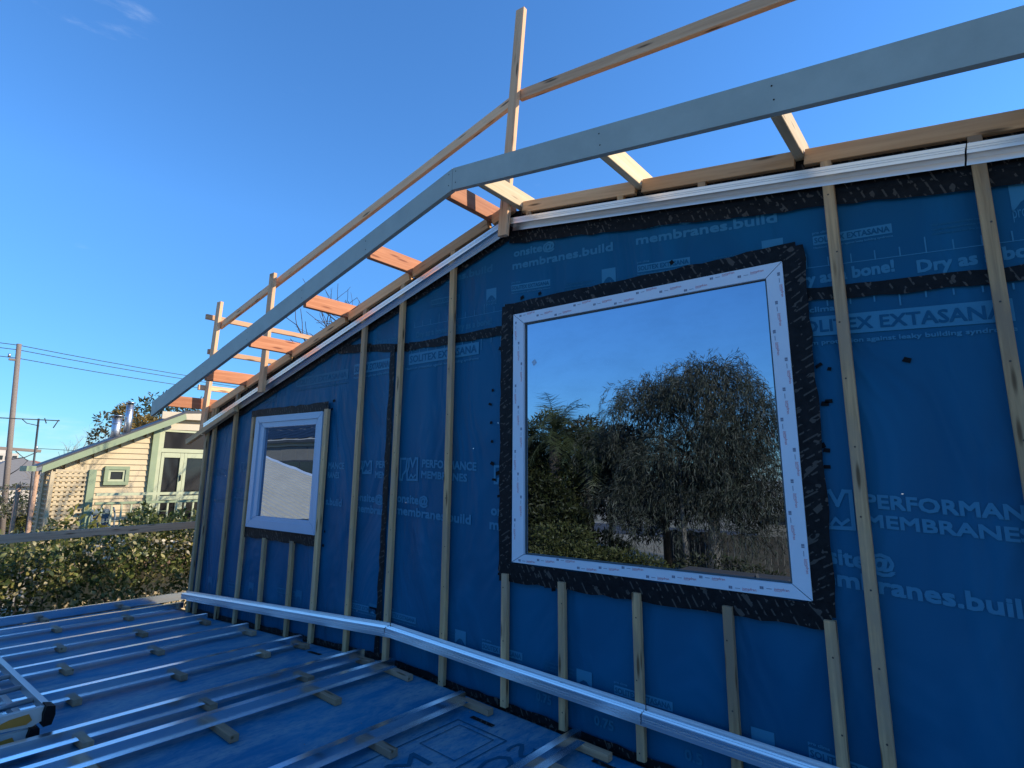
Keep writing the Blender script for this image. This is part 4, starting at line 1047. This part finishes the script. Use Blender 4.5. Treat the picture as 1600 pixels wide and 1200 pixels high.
for fl in range(4):
    for k in range(4): box('window', -249.99, -249.8, 35.6 + k * 1.8, 36.7 + k * 1.8, -2 + fl * 2.1, -.7 + fl * 2.1, M['dark_glass'], tb)
bg_pal = {'olive': [(.06, .07, .025), (.10, .10, .035), (.04, .05, .02)], 'gold': [(.24, .15, .03), (.16, .11, .03), (.30, .20, .05)], 'dull': [(.10, .09, .05), (.07, .07, .04), (.14, .11, .06)]}
shrub('tree', 'golden bushy tree behind the dark house roof', (-26, 5.9, 1.35), (.9, .95, 1.2), 5200, .15, bg_pal['gold'], 21, cat='tree')
shrub('tree', 'olive loose tree between the golden tree and the flues', (-30, 8.3, 1.75), (1.2, 1.7, 1.6), 4800, .15, bg_pal['olive'], 22, cat='tree')
shrub('tree', 'dull thin tree left of the golden tree over the roof', (-34, 6.6, .7), (1.2, 1.0, 1.5), 2200, .18, bg_pal['dull'], 23, cat='tree')
shrub('tree', 'small dark conifer behind the television antenna mast', (-30, 4.35, -.7), (.6, .55, 1.1), 1900, .15, bg_pal['dull'], 24, cat='tree')
shrub('bush', 'yellow-green bush along the street below the power pole', (-30, 2.9, -1.75), (1.2, 1.1, .7), 3000, .13, [(.13, .14, .03), (.20, .17, .05), (.07, .09, .025)], 25, cat='bush')
shrub('bush', 'greyish flowering bush in front of the parked car', (-24, 1.2, -1.0), (.7, 1.2, .36), 2200, .09, [(.16, .16, .11), (.30, .27, .22), (.07, .08, .03)], 26, cat='bush')
for i, (y, h, s) in enumerate(((60, 4.5, 31), (95, 5.5, 32), (25, 4.2, 33), (8, 4.4, 34))):
    shrub('tree', ['low far tree on the skyline behind the tower', 'far tree hidden low on the skyline', 'far tree on the skyline beside the tower', 'far tree on the skyline left of the power pole'][i], (-170, y, -.8), (6, 8, 2.6), 1200, .9, bg_pal['dull'], s, cat='tree')
bare_tree('bare_tree', 'pale leafless street tree by the antenna, far left', (-38, 5.9, GZ), 5.2, 9, 4, .07, .35, 'bark_pale')

# parked car
car = thing('parked_car', 'dark parked car with silver alloy wheel, mostly behind the bush', 'car')
def make_car():
    cx, cy, z = -42.4, 3.3, GZ + .01
    prof = [(-2.2, .35), (-2.25, .75), (-2.1, .98), (-1.5, 1.08), (-.9, 1.55), (.6, 1.6), (1.5, 1.12), (2.1, .95), (2.2, .6), (2.15, .35)]
    prism('body', [(cy + a, z + b) for a, b in prof], cx - .85, cx + .85, M['car'], car, 'x')
    for y0, y1, y2, y3 in ((-1.25, -.82, -.1, -.1), (0.0, 0.0, .55, 1.2)):
        prism('window', [(cy + y0, z + 1.1), (cy + y1, z + 1.5), (cy + y2, z + 1.53), (cy + y3, z + 1.12)], cx + .852, cx + .862, M['dark_glass'], car, 'x')
    for y in (-1.4, 1.45):
        for x in (.70, -.9):
            wv = tube('wheel', [(cx + x, cy + y, z + .34), (cx + x + .22, cy + y, z + .34)], .34, M['tyre'], car, 20)
            tube('rim', [(cx + x + .2, cy + y, z + .34), (cx + x + .232, cy + y, z + .34)], .235, M['alloy'], wv, 16)
            for k in range(5):
                t = k * 1.2566; beam('spoke_gap', (cx + x + .235, cy + y + .07 * math.cos(t + .6), z + .34 + .07 * math.sin(t + .6)), (cx + x + .235, cy + y + .2 * math.cos(t + .6), z + .34 + .2 * math.sin(t + .6)), .012, .07, M['tyre'], wv, (1, 0, 0))
    box('headlight', cx + .5, cx + .8, cy + 2.16, cy + 2.22, z + .7, z + .85, M['frame_white'], car)
make_car()

# ================================================================== BEHIND THE CAMERA (seen in the panes)
def weeping_tree():
    t = thing('weeping_tree', 'large weeping grey-green tree seen reflected in the big window', 'tree')
    g = np.random.default_rng(17); bx, by = -6.55, -15.0
    tube('trunk', [(bx, by, GZ), (bx + .1, by, -1.4), (bx - .1, by + .1, .6), (bx + .2, by, 2.4)], .20, M['bark_pale'], t, 10, .10)
    tube('trunk', [(bx - 1.6, by - .5, GZ), (bx - 1.7, by - .4, -.6), (bx - 1.5, by, 1.4)], .13, M['bark'], t, 8, .07)
    tube('trunk', [(bx - .5, by + .7, GZ), (bx - .55, by + .8, -1.0), (bx - .7, by + .5, .8)], .09, M['bark_pale'], t, 8, .05)
    # hanging sprays: every spray starts on a limb and falls
    S = []
    lobes = [((bx + .1, by, 2.7), (1.35, 1.4, 1.35), 260), ((bx - 1.75, by, 2.3), (1.2, 1.2, 1.35), 190), ((bx + 1.35, by, 1.4), (1.15, 1.2, 1.45), 190), ((bx - 2.9, by, 1.1), (1.2, 1.2, 1.1), 90), ((bx, by + .4, .6), (2.2, 1.4, 1.5), 330), ((bx - 1.2, by, -.6), (2.6, 1.5, 1.2), 330), ((bx + 1.3, by + .3, -.6), (1.6, 1.2, 1.0), 200), ((bx - .6, by + .6, -1.5), (2.6, 1.2, .8), 120)]
    P = []; N = []
    for c, r, k in lobes:
        for _ in range(k):
            d = g.normal(size=3); d /= np.linalg.norm(d); d[2] = abs(d[2]) * .9 - .25 * g.random()
            s = np.array(c) + d * np.array(r) * g.uniform(.55, 1.05)
            out = np.array([d[0], d[1], .55]) ; L = g.uniform(.7, 1.7); p = s.copy(); n = int(L / .032)
            sw = g.normal(size=2) * .12
            for i in range(n):
                u = i / n; dirn = out * (1 - u) ** 2 * .9 + np.array([sw[0], sw[1], -1.0]) * (u + .15)
                dirn /= np.linalg.norm(dirn); p = p + dirn * .032
                P.append(p + g.normal(size=3) * .05); N.append(dirn + g.normal(size=3) * .35)
    P = np.array(P); N = np.array(N); ok = P[:, 2] > GZ + .25
    leaf_cloud('foliage', P[ok], N[ok], .15, .12, [(.042, .055, .036), (.07, .08, .055), (.024, .032, .02), (.11, .112, .085), (.05, .05, .036)], M['leaf_dull'], t, 18, kind='stuff')
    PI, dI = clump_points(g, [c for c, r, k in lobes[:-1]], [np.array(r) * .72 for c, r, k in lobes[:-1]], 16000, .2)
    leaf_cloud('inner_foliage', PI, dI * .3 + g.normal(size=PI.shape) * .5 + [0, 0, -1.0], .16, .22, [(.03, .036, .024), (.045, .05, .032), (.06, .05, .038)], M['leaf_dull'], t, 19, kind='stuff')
    for c, r, k in lobes: tube('limb', [(bx, by, .3), tuple((np.array((bx, by, .9)) + np.array(c)) / 2 + [0, 0, .3]), tuple(np.array(c) + [0, 0, .3])], .07, M['bark'], t, 6, .02)
weeping_tree()
def palm(label, bx, by, bz, seed):
    t = thing('palm_tree', label, 'tree', 'palms reflected in the big window'); g = np.random.default_rng(seed)
    tube('trunk', [(bx, by, GZ), (bx, by, -1), (bx, by, bz)], .26, M['bark'], t, 10, .22)
    for i in range(40):
        az = i * 2.4 + g.normal() * .2; el = g.uniform(-.1, 1.4); L = g.uniform(1.6, 2.2)
        d = np.array([math.cos(az) * math.cos(el), math.sin(az) * math.cos(el), math.sin(el)]); v = []; f = []; p = np.array([bx, by, bz]); side0 = np.array([-math.sin(az), math.cos(az), 0]); rib = [p]
        for k in range(30):
            d = d + np.array([0, 0, -.068]); d /= np.linalg.norm(d); p = p + d * L / 30; rib.append(p)
            l = .60 * math.sin(math.pi * (k + 1.5) / 32)
            for s in (-1, 1):
                b = len(v); tip = p + side0 * s * l * g.uniform(.75, 1.1) + d * l * g.uniform(.3, .9) + g.normal(size=3) * .05 + np.array([0, 0, -.22 * l])
                v += [tuple(p), tuple(p + d * .03), tuple(tip)]; f.append((b, b + 1, b + 2))
        o = mesh('frond', v, f, M['palm'], t); tube('rib', rib[::3], .018, M['palm'], o, 4, .006)
M['fence'] = timber('weathered_paling', (0.10, 0.095, 0.09), (0.06, 0.056, 0.052))
M['palm'] = paint('palm_green', (.07, .085, .032), .45, .3)
palm('taller palm with arching fronds, reflected at the left of the big window', -12.3, -15.0, 1.5, 8)
palm('lower palm reflected beside the taller palm, nearer the weeping tree', -11.3, -15.6, .9, 9)
shrub('tree', 'dense olive tree reflected beside the palm', (-14.0, -15.6, .35), (2.1, 1.2, 2.3), 22000, .17, [(.06, .075, .02), (.10, .10, .03), (.04, .05, .015)], 41, cat='tree', asp=.3)
shrub('tree', 'brownish tree reflected between the palm and the weeping tree', (-11.2, -17.0, .1), (2.2, 1.2, 2.3), 22000, .17, [(.075, .062, .035), (.055, .055, .025), (.10, .075, .042)], 42, cat='tree', asp=.3)
shrub('tree', 'dark shrubby tree reflected in front of the palm trunk', (-12.3, -14.2, -1.3), (2.6, .8, 1.3), 16000, .17, [(.035, .045, .015), (.05, .055, .02)], 43, cat='tree', asp=.35)
shrub('bush', 'olive hedge bush reflected at the bottom of the big window', (-8.9, -11.6, -2.5), (2.4, .9, .85), 11000, .09, [(.09, .10, .03), (.06, .075, .02), (.12, .12, .04)], 44, cat='bush')
shrub('bush', 'dark green bush reflected at the foot of the palm trunk', (-11.6, -13.2, -2.4), (1.7, .8, .9), 7000, .10, [(.04, .05, .018), (.06, .07, .025), (.025, .032, .012)], 46, cat='bush')
shrub('bush', 'dark undergrowth reflected under the weeping tree', (-6.2, -12.3, -2.7), (2.4, .9, .6), 7000, .10, [(.04, .05, .02), (.06, .06, .03)], 45, cat='bush')
for i, (x, s) in enumerate(((-9, 51), (-30, 52), (-52, 53), (-75, 54))):
    shrub('tree', ['far dark tree on the skyline behind the white building', 'far dark tree on the reflected skyline', 'far tree on the reflected skyline past the palm', 'far tree at the end of the reflected skyline'][i], (x, -80, -.4), (9, 5, 2.8), 1600, .8, [(.05, .055, .025), (.07, .065, .03)], s, cat='tree')
# white-roofed building and boundary fence across the yard
wb = thing('white_roof_building', 'low building with a pale roof reflected at the right of the big window', 'building')
box('wall', -7.4, -1.5, -27.0, -22.6, GZ, -1.45, M['grey_wall'], wb)
v = [(-7.8, -22.2, -1.45), (-1.2, -22.2, -1.45), (-1.2, -27.2, -.2), (-7.8, -27.2, -.2)]
mesh('roof', v + [(a, b, c + .06) for a, b, c in v], [(3, 2, 1, 0), (4, 5, 6, 7), (0, 1, 5, 4), (1, 2, 6, 5), (2, 3, 7, 6), (3, 0, 4, 7)], M['white_roof'], wb)
fn = thing('paling_fence', 'grey paling fence across the yard reflected in the big window', 'fence')
for i in range(42): 
    x = -9.5 + i * .2; box('paling', x, x + .185, -18.02, -18.0, GZ, -1.95 + .03 * (i % 3), M['fence'], fn, .003)
for z in (-2.9, -2.15): box('rail', -9.5, -1.1, -18.07, -18.025, z, z + .08, M['fence'], fn)
dk = thing('yard_deck', 'timber deck frame and steps beyond the roof reflected at lower right', 'deck')
box('board', -4.9, -2.9, -9.2, -8.9, -1.86, -1.80, M['fence'], dk); box('board', -4.9, -2.9, -8.88, -8.6, -1.86, -1.80, M['fence'], dk); box('board', -4.9, -2.9, -8.58, -8.3, -1.86, -1.80, M['fence'], dk)
for x in (-4.85, -3.9, -2.98): box('post', x, x + .09, -8.4, -8.31, GZ, -1.862, M['rail_grey'], dk)
beam('brace', (-3.3, -8.25, -1.7), (-2.9, -7.6, -2.6), .05, .12, M['fence'], dk)
bn = thing('green_bin', 'small green bin by the deck steps', 'bin'); box('bin_body', -3.55, -3.2, -7.9, -7.6, GZ, -2.1, M['green'], bn, .03); box('lid', -3.57, -3.18, -7.92, -7.58, -2.098, -2.05, M['green'], bn, .02)

# shed with white corrugated roof and the grey house with solar panels, reflected in the small window
sh = thing('white_roof_shed', 'shed with sloping white corrugated roof reflected in the small window', 'shed')
def shed():
    v = []; f = []
    zr_ = lambda x: -.07 - .224 * (x + 15.7)
    ys = []
    y = -7.0
    while y < -2.8: ys += [(y, 0), (y + .085, 0), (y + .10, .05), (y + .165, .05), (y + .179, 0)]; y += .18
    for y, dz in ys: v += [(-21.5, y, zr_(-21.5) + dz), (-11.6, y, zr_(-11.6) + dz)]
    f = [(2 * i, 2 * i + 1, 2 * i + 3, 2 * i + 2) for i in range(len(ys) - 1)]
    mesh('roof', v, f, M['white_roof'], sh)
    beam('ridge_cap', (-21.5, -7.0, zr_(-21.5) + .04), (-11.6, -7.0, zr_(-11.6) + .04), .16, .03, M['frame_white'], sh)
    beam('edge_cap', (-21.5, -2.78, zr_(-21.5) + .02), (-11.6, -2.78, zr_(-11.6) + .02), .10, .03, M['frame_white'], sh)
    prism('wall', [(-21.3, GZ), (-11.8, GZ), (-11.8, zr_(-11.8) - .05), (-21.3, zr_(-21.3) - .05)], -6.95, -2.9, M['grey_wall'], sh)
    box('vent', -14.5, -14.2, -4.75, -4.55, -.75, -.42, M['flue'], sh)
shed()
gh = thing('grey_house', 'grey clad house with solar panels on the roof reflected in the small window', 'house')
box('wall', -40, -20.1, -14.0, -10.2, GZ, 1.33, M['grey_wall'], gh)
for i in range(20): box('cladding_panel', -39.9 + i * .985, -38.93 + i * .985, -10.199, -10.17, -1.0, 1.30, M['grey_wall'], gh)
wq = box('window', -24.0, -20.3, -10.169, -10.12, .0, .58, M['roof_dark'], gh); box('pane', -23.9, -21.7, -10.119, -10.11, .05, .52, M['dark_glass'], wq); box('pane', -21.6, -20.4, -10.119, -10.11, .05, .52, M['dark_glass'], wq)
box('gutter', -40.2, -19.9, -10.1, -9.9, 1.32, 1.44, M['roof_dark'], gh); box('fascia', -40.2, -19.9, -10.165, -10.101, 1.18, 1.32, M['soffit'], gh)
v = [(-40.2, -10.0, 1.44), (-19.9, -10.0, 1.44), (-19.9, -14.2, 2.9), (-40.2, -14.2, 2.9)]
mesh('roof', v + [(a, b, c - .08) for a, b, c in v], [(0, 1, 2, 3), (7, 6, 5, 4), (1, 0, 4, 5), (2, 1, 5, 6), (3, 2, 6, 7), (0, 3, 7, 4)], M['white_roof'], gh)
for i in range(16):
    for j in range(2):
        x0 = -36.9 + i * 1.05; t0, t1 = .04 + j * .46, .48 + j * .46
        P = lambda x, t: (x, -10.0 - 4.2 * t, 1.44 + 1.46 * t + .05)
        mesh('solar_panel', [P(x0, t0), P(x0 + .93, t0), P(x0 + .93, t1), P(x0, t1)], [(0, 1, 2, 3)], M['solar'], gh)
